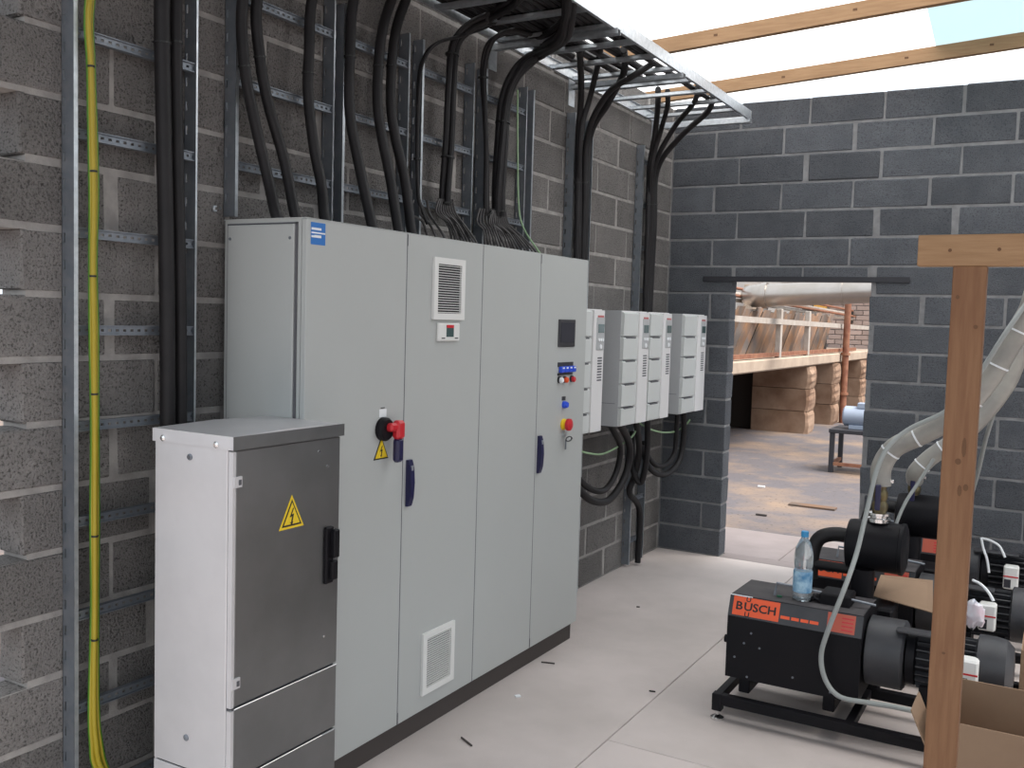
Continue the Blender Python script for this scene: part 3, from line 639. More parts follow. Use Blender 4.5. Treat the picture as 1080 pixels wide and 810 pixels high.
# ------------------------------------------------------------------ wall drives
def drive(y0, y1, label):
    xf = .36; z0, z1 = 1.12, 1.832
    t = thing('frequency_drive', label, 'electric drive', (.15, (y0+y1)/2, z0), 'frequency drives on the wall')
    wd = y1-y0; ys = y0+wd*.56
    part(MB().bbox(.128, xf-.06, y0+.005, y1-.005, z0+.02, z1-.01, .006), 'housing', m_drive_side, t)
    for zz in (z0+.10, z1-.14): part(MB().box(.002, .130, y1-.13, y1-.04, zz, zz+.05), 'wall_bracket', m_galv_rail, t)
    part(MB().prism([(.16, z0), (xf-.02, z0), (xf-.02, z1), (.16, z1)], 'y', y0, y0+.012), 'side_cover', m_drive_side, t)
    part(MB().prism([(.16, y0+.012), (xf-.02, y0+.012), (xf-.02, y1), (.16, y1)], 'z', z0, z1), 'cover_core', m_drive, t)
    # four stepped panels on the near half of the front
    zs = [z0+.004, z0+.12, z0+.265, z0+.41, z0+.555, z1-.004]
    for i in range(5):
        part(MB().prism([(xf-.022, zs[i]+.003), (xf-.001, zs[i]+.004), (xf+.001, zs[i+1]-.014), (xf-.008, zs[i+1]-.006), (xf-.022, zs[i+1]-.006)], 'y', y0+.004, ys-.004), 'front_panel', m_drive_panel, t)
        if i < 4: part(MB().box(xf-.0205, xf+.0005, y0+.05, ys-.035, zs[i+1]-.016, zs[i+1]-.004), 'vent_slot', m_gap, t)
    fc = part(MB().prism([(xf-.022, ys), (xf+.006, ys+.006), (xf+.010, ys+.05), (xf+.008, y1-.02), (xf-.012, y1), (xf-.022, y1)], 'z', z0+.006, z1-.006), 'front_cover', m_drive, t, True)
    yc = (ys+y1)/2+.01
    part(MB().bbox(xf+.006, xf+.014, yc-.055, yc+.05, z1-.235, z1-.045, .004), 'keypad', m_drive_side, t, parent=fc)
    part(MB().box(xf+.0135, xf+.0155, yc-.042, yc+.038, z1-.135, z1-.085), 'keypad_display', m_screen_lcd, t, parent=fc)
    part(MB().bbox(xf+.008, xf+.0125, yc-.045, yc+.035, z1-.070, z1-.035, .002), 'badge', m_badge, t, parent=fc)
    for k in range(3): part(MB().lathe([(.010, .012), (.010, .018)], (xf, yc-.028+.026*k, z1-.175), 'x', 10), 'key', m_whitelab, t, True, fc)
    part(MB().lathe([(.016, .012), (.013, .018)], (xf, yc-.002, z1-.215), 'x', 12), 'key', m_whitelab, t, True, fc)
    for k in range(9): part(MB().box(xf+.0075, xf+.0105, yc-.03, yc+.03, z0+.30+k*.016, z0+.308+k*.016), 'vent_slot', m_gap, t, parent=fc)
    part(MB().box(.17, xf-.04, y0-.001, y0+.001, z0+.14, z0+.1425), 'side_groove', m_gap, t)
    part(MB().box(.14, .30, y0+.06, y1-.06, z0-.012, z0+.022), 'gland_plate', m_dkgrey, t)
    return t
drive(-2.322, -1.945, 'white wall drive half hidden behind the cabinet')
drive(-1.662, -1.250, 'second white wall drive from the cabinet, its grey side showing')
drive(-1.232, -.850, 'third white wall drive from the cabinet')
drive(-.590, -.118, 'white wall drive nearest the end wall corner')
def loop(label, pts, r, grp): cable(label, pts, r, grp, n=10, name='drive_cable')
g1, g2, g3 = 'looping cables under the second drive', 'cables under the third drive', 'looping cables under the last drive'
loop('outer looping black cable under the second wall drive', [('p', .26, -1.45, 1.12), ('x',664,470,.24), ('x',660,500,.22), ('x',644,526,.20), ('x',628,529,.18), ('x',614,520,.16), ('x',600,500,.14)], .024, g1)
loop('inner looping black cable under the second wall drive', [('p', .24, -1.55, 1.12), ('x',654,470,.22), ('x',651,495,.20), ('x',641,514,.19), ('x',630,518,.18), ('x',616,511,.16), ('x',602,494,.14)], .020, g1)
loop('black cable hanging straight under the third wall drive', [('p', .24, -1.13, 1.12), ('x',674,470,.20), ('x',672,490,.16), ('x',668,506,.12), ('x',664,520,.10), ('p', .088, -.62, .40), ('p', .088, -.62, .02)], .022, g2)
loop('black cable with a short loop under the third wall drive', [('p', .27, -1.00, 1.12), ('x',683,465,.24), ('x',681,490,.22), ('x',676,509,.18), ('x',669,500,.14), ('x',667,480,.12), ('x',667,455,.10)], .021, g2)
loop('outer looping black cable under the wall drive by the corner', [('p', .27, -.28, 1.12), ('x',721,460,.25), ('x',717,484,.24), ('x',706,498,.22), ('x',694,500,.20), ('x',683,490,.16), ('x',677,470,.12)], .021, g3)
loop('inner looping black cable under the wall drive by the corner', [('p', .25, -.36, 1.12), ('x',713,460,.23), ('x',711,478,.22), ('x',703,489,.20), ('x',693,491,.19), ('x',684,482,.16), ('x',679,465,.12)], .018, g3)
cable('pale green earth wire sagging from the cabinet to the second drive', [('x',600,471,.20), ('x',616,477,.20), ('x',634,479,.20), ('x',650,472,.21), ('x',666,461,.22), ('x',671,452,.22), ('x',671,445,.23)], .0065, 'earth wires under the drives', m_earth2, 8, name='earth_wire')
cable('pale green earth wire sagging under the third and last drives', [('x',674,446,.22), ('x',684,452,.22), ('x',698,456,.22), ('x',712,455,.22), ('x',722,449,.22), ('x',728,442,.22), ('x',730,434,.22)], .0065, 'earth wires under the drives', m_earth2, 8, name='earth_wire')

# ------------------------------------------------------------------ wooden post with header
PY = -4.2
pA, pB, pC, pD = on_y(1005, 285, PY), on_y(1041, 285, PY), on_y(969, 248, PY), on_y(1041, 280.5, PY)
po = MB().bbox(pA.x, pB.x, PY-.0, PY+.05, 0, pD.z, .002).build('timber_post', m_woodv); tag(po, 'upright raw pine post standing in front of the pumps', 'post')
for (zz, dx, sw, sh_) in ((1.86, .016, .005, .006), (1.78, .065, .006, .006), (1.45, .055, .006, .028), (1.41, .042, .008, .009), (1.33, .050, .006, .016), (1.34, .065, .007, .010), (.87, .035, .005, .004)):
    MB().prism([(pA.x+dx+sw*math.cos(a), zz+sh_*math.sin(a)) for a in [2*PI*i/10 for i in range(10)]], 'y', PY-.0008, PY+.001).build('knot', m_knot, po)
he = MB().bbox(pC.x, pC.x+.85, PY-.004, PY+.05, pD.z, pC.z, .002).build('timber_header', m_wood); tag(he, 'horizontal pine board across the top of the wooden post', 'board')
for px, py in ((1002, 264), (1054, 263)):
    q = on_y(px, py, PY-.004); MB().lathe([(.005, -.0012), (.004, .001)], (q.x, q.y, q.z), 'y', 8).build('nail_head', m_knot, he)

# ------------------------------------------------------------------ vacuum pumps
def pump():
    t = thing('vacuum_pump', '', 'vacuum pump', (1.45, -2.90, 0), 'vacuum pumps')
    ox, oy = 1.45, -2.90
    A = lambda mb, name, m, smooth=False, parent=None: mb.build(name, m, parent or t, smooth)
    # frame on levelling feet
    for yy in (-.05, .42): A(MB().bbox(-.035, 1.45, yy-.02, yy+.02, .070, .118, .004), 'frame_rail', m_blackp)
    for xx in (-.015, .55, 1.42): A(MB().bbox(xx-.018, xx+.018, -.03, .40, .074, .114, .003), 'frame_crossbar', m_blackp)
    for xx in (-.012, 1.41):
        for yy in (-.05, .42):
            l = A(MB().bbox(xx-.022, xx+.022, yy-.021, yy+.021, .042, .120, .003), 'leg', m_blackp)
            A(MB().lathe([(.030, 0), (.030, .010), (.016, .018), (.009, .022), (.009, .045)], (xx, yy, 0), 'z', 16), 'levelling_foot', m_chrome, True, l)
    for xx in (.08, .45): A(MB().bbox(xx-.025, xx+.025, .03, .33, .112, .185, .004), 'rubber_mount', m_blackp)
    # separator body, chamfered along the upper front
    prof = [(0, .185), (0, .462), (.035, .552), (.36, .545), (.40, .50), (.40, .185)]
    bd = A(MB().prism(prof, 'x', 0, .575), 'body', m_blackp)
    c0, c1 = Vector((0, .462)), Vector((.035, .552)); e = (c1-c0).normalized(); n = Vector((-e.y, e.x))
    def slope(x0, x1, f0, f1, th, name, m):
        a, b = c0+e*(.0966*f0), c0+e*(.0966*f1)
        p = [a-n*.0005, b-n*.0005, b+n*th, a+n*th]
        return A(MB().prism([(q.x, q.y) for q in p], 'x', x0, x1), name, m, parent=bd)
    A(MB().prism([(.037, .5515), (.358, .5445), (.358, .5465), (.037, .5535)], 'x', .004, .571), 'top_plate', m_dust, parent=bd)
    slope(.0, .575, .02, .98, .0012, 'front_band', m_dkgrey)
    lab = slope(.018, .225, .10, .96, .0024, 'maker_plate', m_orange)
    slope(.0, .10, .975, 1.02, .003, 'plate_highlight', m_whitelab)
    def on_slope(fx, ff): q = c0+e*(.0966*ff); return Matrix(((1,0,0,fx),(0,e.x,n.x,q.x+n.x*.0028),(0,e.y,n.y,q.y+n.y*.0028),(0,0,0,1)))
    text('lettering', 'B', .050, m_ink, bd, on_slope(.046, .52), 1.15)
    text('lettering', 'USCH', .050, m_ink, bd, on_slope(.140, .52), 1.12)
    text('lettering', 'U', .030, m_ink, bd, on_slope(.085, .86), 1.1)
    text('lettering', 'U', .030, m_ink, bd, on_slope(.085, .17), 1.1)
    for i, (a, b) in enumerate(((.232, .272), (.279, .312), (.319, .352), (.358, .395))): slope(a, b, .28, .42, .002, 'maker_line', m_orange)
    q = slope(.430, .545, .12, .94, .0024, 'text_plate', m_orange2)
    for i in range(4): slope(.49, .538, .22+.17*i, .28+.17*i, .0032, 'text_line', m_red)
    for bx, bz in ((.11, .40), (.04, .28), (.10, .20), (.15, .34), (.30, .24), (.46, .21), (.08, .35)): A(MB().lathe([(.005, -.003), (.005, .002)], (bx, 0, bz), 'y', 8), 'bolt_head', m_galv_rail, parent=bd)
    A(MB().lathe([(.018, -.022), (.018, .002)], (0, .05, .34), 'x', 12), 'drain_plug', m_blackp, parent=bd)
    # top rail and bracket
    A(MB().tube([(.18, .10, .56), (.18, .13, .61), (.30, .15, .60), (.60, .17, .57)], .006, 6), 'top_pipe', m_galv_rail)
    A(MB().bbox(.37, .50, .12, .26, .545, .60, .006), 'inlet_block', m_blackp)
    # coupling housing and motor
    cp = A(MB().lathe([(.12, .575), (.148, .585), (.148, .725), (.135, .735), (.10, .735)], (0, .17, .375), 'x', 28), 'coupling_housing', m_dkgrey, True)
    A(MB().lathe([(.09, .735), (.115, .742), (.115, .775), (.095, .785)], (0, .17, .375), 'x', 24), 'motor_flange', m_blackp, True)
    mo = A(MB().lathe([(.098, .78), (.098, 1.01)], (0, .17, .375), 'x', 24), 'motor', m_blackp, True)
    for k in range(22):
        a = 2*PI*k/22; A(MB().obox((.895, .17+.109*math.cos(a), .375+.109*math.sin(a)), (.112, 0, 0), (0, .012*math.cos(a), .012*math.sin(a)), (0, -.0025*math.sin(a), .0025*math.cos(a))), 'cooling_fin', m_dkgrey, parent=mo)
    A(MB().lathe([(.105, 1.0), (.134, 1.01), (.134, 1.075), (.128, 1.115), (.10, 1.14), (.04, 1.145)], (0, .17, .385), 'x', 28), 'fan_cover', m_dkgrey, True)
    for xx in (.82, .97): A(MB().bbox(xx-.02, xx+.02, .07, .27, .112, .29, .004), 'motor_foot', m_blackp)
    tb = A(MB().bbox(.945, 1.022, .000, .075, .325, .455, .008), 'terminal_box', m_white)
    A(MB().box(.946, 1.021, -.002, .0, .395, .402), 'box_stripe', m_red, parent=tb)
    A(MB().box(.950, .985, -.002, .0, .335, .382), 'box_window', m_screen, parent=tb)
    A(MB().bbox(.70, .93, .06, .13, .50, .512, .003), 'cable_shelf', m_dkgrey)
    # oil mist filter drum with elbow
    fx, fy, fz = .54, .52, .755
    A(MB().lathe([(.06, -.14), (.112, -.128), (.116, -.11), (.116, .10), (.120, .102), (.120, .118), (.10, .126), (.03, .13)], (fx, fy, fz), 'x', 28), 'filter_drum', m_blackp, True)
    A(MB().tube(smooth_path([(fx-.12, fy, fz+.03), (fx-.20, fy, fz+.03), (fx-.265, fy-.01, fz-.0), (fx-.29, fy-.02, fz-.08), (fx-.29, fy-.03, fz-.19)]), .034, 14), 'elbow_pipe', m_black, True)
    A(MB().tube([(fx-.31, fy-.03, fz-.12), (fx-.05, fy-.03, fz-.12)], .024, 12), 'cross_pipe', m_black, True)
    A(MB().lathe([(.055, .45), (.055, fz-.10)], (fx-.05, fy-.06, 0), 'z', 16), 'filter_stand', m_blackp, True)
    A(MB().bbox(fx-.33, fx+.10, fy-.14, fy+.06, .40, .50, .01), 'rear_casing', m_blackp)
    A(MB().bbox(fx-.22, fx+.06, fy-.12, fy+.04, .112, .41, .01), 'rear_support', m_blackp)
    return t
pump1 = pump(); pump1['label'] = 'nearest black vacuum pump with a large orange maker plate and bottle on top'
pump2 = dup(pump1, (1.535, -1.97, 0), 'black vacuum pump in the middle of the row, behind the nearest one')
pump3 = dup(pump1, (1.605, -1.05, 0), 'farthest black vacuum pump, next to the end wall', ('elbow_pipe', 'cross_pipe', 'filter_drum', 'filter_stand'))

for pm, sh in ((pump2, -.075), (pump3, -.085)):
    for o in [c for c in bpy.data.objects if c.parent == pm and c.name.startswith('terminal_box')]: o.location.x += sh
# suction valves and hoses
def valve(x, y, z, label):
    t = thing('suction_valve', label, 'valve', (x, y, z), 'suction valves')
    A = lambda mb, name, m, smooth=True: mb.build(name, m, t, smooth)
    A(MB().lathe([(.052, -.012), (.052, .004), (.040, .008), (.040, .016), (.050, .020), (.050, .030), (.03, .034)], n=24), 'flange', m_chrome)
    A(MB().lathe([(.030, .03), (.036, .05), (.036, .07), (.028, .085), (.034, .105), (.034, .125), (.026, .14), (.030, .155), (.030, .20)], n=16), 'valve_body', m_brass)
    A(MB().lathe([(.012, .0), (.012, -.05)], (0, -.02, .11), 'y', 12), 'stem', m_brass)
    A(MB().bbox(-.012, .012, -.075, -.060, .05, .17, .004), 'valve_handle', m_bluehandle, False)
    A(MB().lathe([(.042, .175), (.042, .188)], n=18), 'hose_clamp', m_chrome)
    A(MB().bbox(.036, .056, -.01, .01, .172, .19, .003), 'clamp_screw', m_chrome, False)
    return t
v1 = on_y(927, 548, -2.38); valve(v1.x, v1.y, v1.z+.004, 'brass valve with dark blue handle on the nearest pump')
v2 = on_y(959, 535, -1.45); valve(v2.x+.02, v2.y, v2.z-.01, 'brass valve on the filter drum of the middle pump')
def hose(label, pts, r):
    path = smooth_path([P3(q) for q in pts], 8)
    o = MB().tube(path, r, 16).build('suction_hose', m_hose, None, True); tag(o, label, 'hose', 'grey suction hoses'); return o, path
h1, p1 = hose('grey ribbed suction hose from the nearest pump rising to the right', [('p', v1.x, v1.y, v1.z+.16), ('y',930,492,-2.38), ('y',944,472,-2.38), ('y',975,457,-2.38), ('y',1010,437,-2.4), ('y',1040,404,-2.4), ('y',1063,367,-2.4), ('y',1085,330,-2.4), ('y',1110,280,-2.4), ('p', 3.0, -2.2, 2.55), ('p', 3.7, -1.7, 2.85), ('p', 4.4, -1.1, 2.95), ('p', 4.92, -.7, 2.95)], .046)
h2, p2 = hose('grey suction hose from the middle pump, lower and behind the other', [('p', v2.x+.02, v2.y, v2.z+.15), ('y',966,498,-1.5), ('y',982,482,-1.5), ('y',1008,464,-1.5), ('y',1035,440,-1.5), ('y',1062,404,-1.5), ('y',1090,350,-1.5), ('p', 2.9, -1.45, 2.15), ('p', 3.5, -1.2, 2.55), ('p', 4.3, -.8, 2.72), ('p', 4.92, -.5, 2.75)], .045)
for path, idx in ((p1, (14, 22, 36, 44, 52)), (p2, (12, 20))):
    for i in idx:
        t = (path[i+1]-path[i-1]).normalized()
        MB().tube([path[i]-t*.004, path[i]+t*.004], .0485, 16).build('hose_tie', m_whitelab, h1 if path is p1 else h2, True)
cable('thin grey conduit curving down across the front of the nearest pump', [('y',1100,292,-2.42),('y',1085,316,-2.44),('y',1060,352,-2.5),('y',1030,398,-2.5),('y',1000,432,-2.5),('y',960,452,-2.5),('y',938,470,-2.55),('y',925,495,-2.6),('y',914,540,-2.68),('y',903,585,-2.80),('y',889,625,-2.93),('y',874,663,-2.97),('y',866,692,-2.97),('y',871,718,-2.97),('y',886,735,-2.97),('y',915,741,-2.975),('y',945,746,-2.975),('y',985,755,-2.975)], .0105, None, m_conduit, 10, name='conduit', cat='conduit', sub=8)
cable('thin grey conduit beside the post leading down behind it', [('y',1066,392,-1.46),('y',1052,425,-1.4),('y',1040,462,-1.3),('y',1031,500,-1.15),('y',1018,545,-.95),('y',1016,566,-.9)], .012, None, m_conduit, 10, name='conduit', cat='conduit')
cable('thin grey conduit from the middle pump valve down past the filter drum', [('y',985,484,-1.6),('y',968,510,-1.62),('y',955,530,-1.66),('y',945,553,-1.70),('y',936,580,-1.72)], .009, None, m_conduit, 10, name='conduit', cat='conduit')
for lab, pts in (('white lead looping to the terminal box of the farthest pump', [('y',1036,568,-1.0),('y',1044,570,-1.02),('y',1054,576,-1.04),('y',1060,588,-1.05)]),
                 ('second white lead hanging at the farthest pump', [('y',1035,567,-1.0),('y',1037,578,-1.02),('y',1041,590,-1.04),('y',1043,604,-1.05)]),
                 ('white lead looping to the terminal box of the middle pump', [('y',1026,612,-1.9),('y',1034,616,-1.93),('y',1042,624,-1.95),('y',1048,634,-1.96)])):
    cable(lab, pts, .007, 'white motor leads', m_whitelab, 8, name='motor_lead')

# bottle standing on the nearest pump
bq = Vector((1.742, -2.765, .5505))
bt = thing('water_bottle', 'clear plastic water bottle with blue cap standing on the pump', 'bottle', bq)
H = .315
bp_ = [(.030, 0), (.040, .008), (.041, .03), (.038, .045), (.041, .06), (.0405, .13), (.037, .145), (.041, .16), (.041, .20), (.036, .235), (.022, .268), (.0135, .282), (.0135, .29)]
MB().lathe(bp_, n=24).build('shell', m_pet, bt, True)
MB().lathe([(.0165, .286), (.0165, .308), (.014, .311)], n=18).build('cap', m_cap, bt, True)
MB().lathe([(.0412, .04), (.0418, .06), (.0418, .128), (.0410, .135)], n=24).build('paper_label', m_bottlelab, bt, True)
# debris on the pump top: green plug and rag
q = on_z(822, 629, .556); rg = MB().bbox(q.x-.012, q.x+.012, q.y-.006, q.y+.006, .5515, .562, .003).build('green_plug', mat('green_plastic', (.01, .10, .05), .5)); tag(rg, 'small green plug lying on the nearest pump beside the bottle', 'plug')
q = on_z(868, 634, .556)
rag = MB()
for i in range(7):
    for j in range(6):
        rag.v.append((q.x-.05+i*.016, q.y-.03+j*.014, .549+.022*abs(math.sin(i*1.3+j*.9))+.012*((i*j) % 3)/3))
for i in range(6):
    for j in range(5): rag.f.append((i*6+j, (i+1)*6+j, (i+1)*6+j+1, i*6+j+1))
ro = rag.build('rag', m_blackp, None, True); md = ro.modifiers.new('s', 'SOLIDIFY'); md.thickness = .005; tag(ro, 'crumpled dark rag lying beside the bottle on the pump', 'rag')

# white plastic bag on the middle pump's motor
bagc = on_y(1027, 648, -2.02)
bag = MB(); rb = random.Random(5)
for i in range(9):
    for j in range(12):
        th = PI*i/8; ph = 2*PI*j/12; r = .052*(1+rb.uniform(-.22, .22))
        bag.v.append((bagc.x+r*.95*math.sin(th)*math.cos(ph), bagc.y+r*.6*math.sin(th)*math.sin(ph), bagc.z+r*1.25*math.cos(th)))
for i in range(8):
    for j in range(12): bag.f.append((i*12+j, i*12+(j+1) % 12, (i+1)*12+(j+1) % 12, (i+1)*12+j))
m_bag = mat('white_red_bag', (.78, .80, .86), .4, col2=(.70, .52, .58), ns=9)
bgo = bag.build('plastic_bag', m_bag, None, True); tag(bgo, 'crumpled white and red plastic bag beside the post', 'bag')

# cardboard
def carton(name, label, x0, x1, y0, y1, z0, z1, flaps, t=.005):
    o = thing(name, label, 'box', ((x0+x1)/2, (y0+y1)/2, z0))
    pr = lambda mb, nm: part(mb, nm, m_card, o)
    pr(MB().box(x0, x1, y0, y1, z0, z0+t), 'bottom'); pr(MB().box(x0, x1, y0, y0+t, z0+t, z1), 'side_wall'); pr(MB().box(x0, x1, y1-t, y1, z0+t, z1), 'side_wall')
    pr(MB().box(x0, x0+t, y0+t, y1-t, z0+t, z1), 'side_wall'); pr(MB().box(x1-t, x1, y0+t, y1-t, z0+t, z1), 'side_wall')
    for (c, ax, ay, az) in flaps: pr(MB().obox(c, ax, ay, az), 'flap')
    return o
carton('open_carton', 'open cardboard carton on the floor behind the wooden post', 2.385, 2.98, -3.60, -3.13, 0, .455,
       [((2.345, -3.47, .375), (.036, 0, -.08), (0, .10, 0), (.002, 0, .001)), ((2.84, -3.50, .43), (.0, .09, -.06), (.03, 0, .0), (0, .002, .002))])
cc = [on_y(*a) for a in ((929, 606, -2.12), (984, 612, -2.12), (984, 646, -2.42), (921, 628, -2.42))]
nn = (cc[1]-cc[0]).cross(cc[3]-cc[0]).normalized()*.004
cs = MB().add([c for c in cc]+[c+nn for c in cc], [(0,1,2,3),(7,6,5,4),(0,4,5,1),(1,5,6,2),(2,6,7,3),(3,7,4,0)]).build('cardboard_sheet', m_card); tag(cs, 'brown cardboard sheet leaning between the first two pumps', 'cardboard')
gc = [on_y(1066, 690, -2.35), on_y(1066, 745, -2.35)]
gb = carton('pale_carton', 'pale cardboard box behind the nearest pump motor at the frame edge', gc[0].x+.04, gc[0].x+.40, -2.36, -2.06, .0, gc[0].z+.03, [])

# ------------------------------------------------------------------ the yard seen through the doorway
dk = thing('loading_deck', 'concrete deck slab on block piers across the yard', 'deck', (-2, 10, 0))
part(MB().bbox(-3.2, -1.0, 3.4, 16.4, 1.115, 1.29, .02), 'deck_slab', m_conc_pale, dk)
_blk = {}
def pier(y, x0, x1):
    for i in range(3):
        m = MB(); n = 7; h = 1.11/3; rr = random.Random(int(y*10)+i)
        rings = []
        for k in range(7):
            f = k/6; bul = .028*math.sin(PI*f)**.5
            z = -.03+i*(h+.009)+f*h
            rings.append([(x0, y, z), (x1-.06+bul, y, z), (x1-.01+bul+rr.uniform(-.025, .025), y+.03, z), (x1-.02+bul, y+.5, z), (x0, y+.5, z)])
        m.rings(rings); part(m, 'pier_block', m_rough_conc, dk)
pier(9.35, -1.95, -1.0); pier(11.25, -2.1, -.97); pier(13.9, -2.2, -.95)
part(MB().box(-3.0, -2.9, 3.4, 16, -.03, 1.12), 'rear_wall', m_darkhole, dk)  # dark interior under the deck put into this wall's colour
part(MB().bbox(-2.75, -1.96, 9.55, 9.62, -.03, 1.115, .01), 'dark_shutter', m_darkhole, dk)
rl = thing('deck_railing', 'pale railing with white posts along the deck edge', 'railing', (-1.05, 9, 1.29))
for px, b in ((820, 384), (850, 380)):
    q = on_x(px, b, -1.06); part(MB().bbox(-1.10, -1.02, q.y-.05, q.y+.05, 1.29, 2.02, .006), 'post', m_palepost, rl)
part(MB().bbox(-1.10, -1.02, 4.6, 4.7, 1.29, 2.0, .006), 'post', m_palepost, rl)
ra, rb2 = on_x(775, 336, -1.05), on_x(918, 346, -1.05)
part(MB().bar(ra+(ra-rb2)*.15, rb2+(rb2-ra)*.02, .035, .04), 'top_rail', m_palepost, rl)
part(MB().bar(Vector((-1.06, 4.2, 1.34)), Vector((-1.06, 13.5, 1.34)), .03, .03), 'bottom_rail', m_rust, rl)
# leaning boards
bs = thing('board_screen', 'screen of weathered slanting boards standing on the deck', 'boards', (-1.35, 8, 1.29))
for i in range(26):
    y0 = 2.9+i*.335; dy = .95
    xo = -1.325+.018*(i % 2)+.008*(i % 3)
    part(MB().prism([(y0, 1.292), (y0+.29, 1.292), (y0+.29+dy, 1.97+.03*((i*5) % 3)), (y0+dy, 1.97+.03*((i*5) % 3))], 'x', xo-.02, xo+.012), 'board', m_board, bs)
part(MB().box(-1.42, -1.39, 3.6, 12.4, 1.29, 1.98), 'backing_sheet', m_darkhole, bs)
part(MB().bar((-1.345, 3.6, 1.31), (-1.38, 12.2, 1.31), .03, .02), 'board_rail', m_rust, bs)
# upper pipes and timbers behind the screen
pw = thing('pipe_rack', 'rack of rusty and pale pipes above the slanting boards', 'pipes', (-1.5, 9, 2.05))
for i, (z, r, m, x) in enumerate(((2.07, .030, m_palepost, -1.6), (2.13, .022, m_rust, -1.55), (2.19, .035, m_palepost, -1.75), (2.26, .022, m_rust, -1.6))):
    part(MB().tube([(x, 4, z+.12-.01*i), (x, 10, z), (x, 16, z-.10)], r, 8), 'pipe', m, pw, True)
for yy in (6.8, 9.0, 11.2): part(MB().bbox(-1.72, -1.66, yy-.04, yy+.04, 1.29, 2.30, .006), 'rack_post', m_palepost, pw)
rp = thing('rusty_standpipe', 'rusty red upright pipe in front of the deck', 'pipe', (-.9, 11.6, -.03))
q0 = on_z(888, 446, -.03); MB().tube([(q0.x+.9-.9, 0, 0), (q0.x-q0.x, 0, 3.4)], .055, 10)
o = part(MB().tube([(q0.x, q0.y, -.03), (q0.x, q0.y, 1.2), (q0.x, q0.y, 3.2)], .06, 10), 'pipe', m_rust, rp, True)
part(MB().lathe([(.085, 0), (.085, .05)], (q0.x, q0.y, .5), 'z', 12), 'collar', m_rust, rp, True); part(MB().lathe([(.085, 0), (.085, .05)], (q0.x, q0.y, 1.25), 'z', 12), 'collar', m_rust, rp, True)
# big round duct
dcy = 7.0
da, db = on_y(800, 312, dcy), on_y(921, 307, dcy)
du = thing('round_duct', 'large silver round ventilation duct across the yard', 'duct', (da.x, dcy, da.z))
r = .165
dx_ = (db-da)
part(MB().tube(smooth_path([db+dx_*1.2, da+dx_*.72, da+dx_*.10, da-dx_*.02+Vector((0, .02, 0)), da-dx_*.09+Vector((0, .16, .01)), da-dx_*.12+Vector((0, .42, .03)), da-dx_*.12+Vector((0, .9, .06))]), r, 24), 'duct_pipe', m_duct, du, True)
part(MB().tube([da+dx_*.735, da+dx_*.755], r+.010, 24), 'joint_band', m_duct, du, True); part(MB().tube([da+dx_*.04, da+dx_*.085], r+.022, 24), 'joint_band', m_duct, du, True)
ee = da-dx_*.12+Vector((0, .88, .06)); part(MB().tube([ee, (ee.x, 16.78, ee.z+1.4)], r, 20), 'duct_run', m_duct, du, True)
part(MB().box(db.x+.5, db.x+.6, dcy-.05, dcy+.05, -.03, db.z-.12), 'support_post', m_rust, du)
# building behind
bw = thing('yard_building', 'pale building with brick end wall behind the deck', 'building', (-3, 17, 0))
bx0 = on_y(866, 360, 16.6).x
part(MB().box(-14, bx0, 16.8, 17.2, -.03, 7), 'wall', m_palewall, bw)
part(MB().box(bx0, 8, 16.6, 17.1, -.03, 7), 'brick_core', m_mortar, bw)
brm = MB().bbox(0, .29, 0, .05, 0, .100, .006).mesh('brick'); brm.materials.append(m_brick)
for k in range(32):
    for i in range(12):
        if 1.0 < k*.115 < 3.6:
            b = bpy.data.objects.new('brick', brm); COL.objects.link(b); b.parent = bw
            b.location = Vector((bx0+.02+i*.305+(.15 if k % 2 else 0), 16.555, k*.115))-bw.location
for (px0, px1, py0, py1, m) in ((784, 796, 300, 326, m_conc_pale), (846, 857, 314, 330, m_darkhole), (858, 872, 315, 328, m_amber), (893, 900, 328, 341, m_darkhole)):
    a, b = on_y(px0, py1, 16.5), on_y(px1, py0, 16.5)
    part(MB().bbox(a.x, b.x, 16.48, 16.79, a.z, b.z, .01), 'window', m, bw)
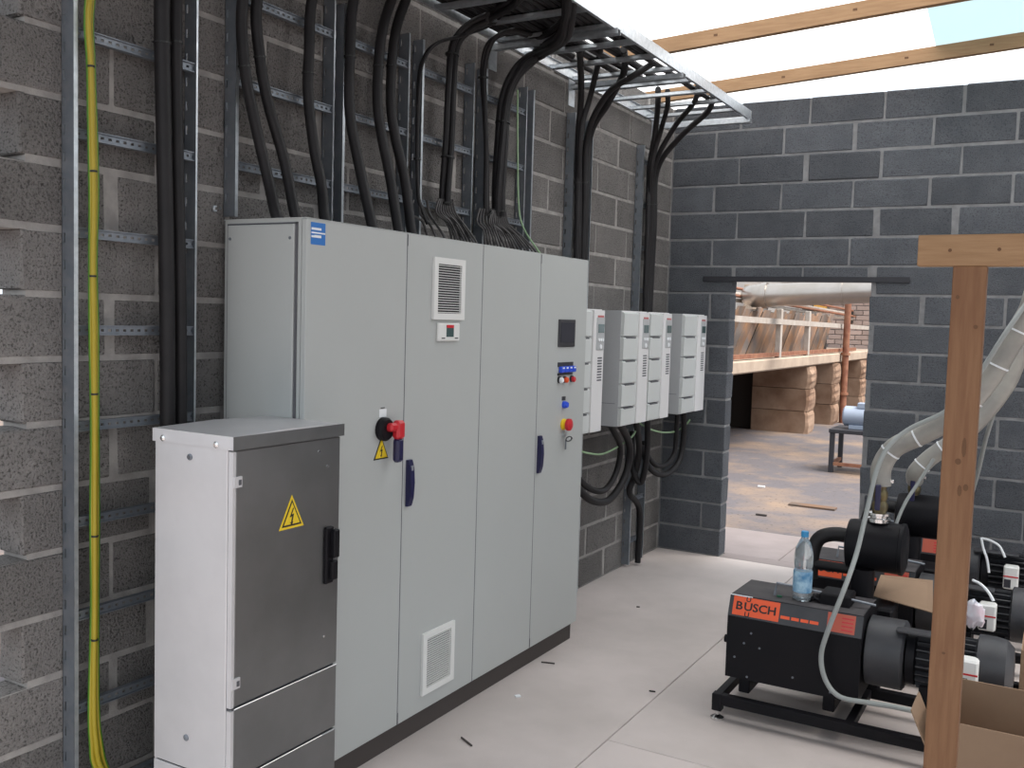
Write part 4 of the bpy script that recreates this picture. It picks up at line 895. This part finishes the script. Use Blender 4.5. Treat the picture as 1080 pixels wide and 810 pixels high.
# machine stand with blue motor
q = on_z(876, 498, -.03); top = on_y(876, 452, q.y)
stn = thing('machine_stand', 'dark steel stand out in the yard by the doorway edge', 'stand', (q.x, q.y, -.03))
sx, sy, sz = q.x, q.y, top.z
for dx, dy in ((0, 0), (.75, 0), (0, .55), (.75, .55)): part(MB().bbox(sx+dx-.028, sx+dx+.028, sy+dy-.028, sy+dy+.028, -.03, sz-.05, .004), 'leg', m_steel_dark, stn)
part(MB().bbox(sx-.04, sx+.80, sy-.04, sy+.59, sz-.05, sz, .006), 'top_frame', m_steel_dark, stn)
part(MB().box(sx, sx+.75, sy-.02, sy+.02, .06, .10), 'brace', m_rust, stn); part(MB().box(sx-.02, sx+.02, sy, sy+.55, .06, .10), 'brace', m_rust, stn)
mo = thing('blue_motor', 'pale blue electric motor standing on the yard steel stand', 'motor', (sx+.28, sy+.2, sz))
part(MB().lathe([(.10, -.20), (.125, -.18), (.125, .18), (.10, .20)], (sx+.28, sy+.22, sz+.155), 'x', 20), 'motor_body', m_bluemotor, mo, True)
part(MB().bbox(sx+.16, sx+.40, sy+.12, sy+.32, sz, sz+.05, .005), 'motor_foot', m_bluemotor, mo)
part(MB().bbox(sx+.25, sx+.42, sy+.14, sy+.28, sz+.26, sz+.33, .008), 'terminal_box', m_bluemotor, mo)

# litter on the floor and yard
for i, (px, py, L, a, lab) in enumerate(((578, 699, .07, .3, 'dark twig on the floor beside the cabinet plinth'), (492, 782, .09, -.5, 'dark wire scrap on the floor at the near end of the cabinet'), (546, 734, .025, .9, 'small white paper scrap on the floor in front of the cabinet'), (688, 729, .03, .2, 'tiny dark chip on the floor near the slab joint'), (673, 640, .02, .4, 'tiny dark chip in the middle of the floor'))):
    q = on_z(px, py, .004); c = Vector((math.cos(a), math.sin(a), 0))
    o = MB().bar(q-c*L/2, q+c*L/2, .003 if i != 2 else .010, .003).build('floor_scrap', m_plinth if i != 2 else m_whitelab); tag(o, lab, 'scrap')
for i, (px, py, L, lab) in enumerate(((857, 534, .45, 'flat brown board scrap lying in the sandy yard'), (803, 543, .10, 'small dark stone in the yard near the doorway'), (803, 513, .08, 'small white paper scrap in the yard'))):
    q = on_z(px, py, -.02)
    o = MB().obox(q, (L/2, 0, 0), (0, L/7, 0), (0, 0, .008)).build('yard_scrap', (m_board, m_plinth, m_whitelab)[i]); tag(o, lab, 'scrap')
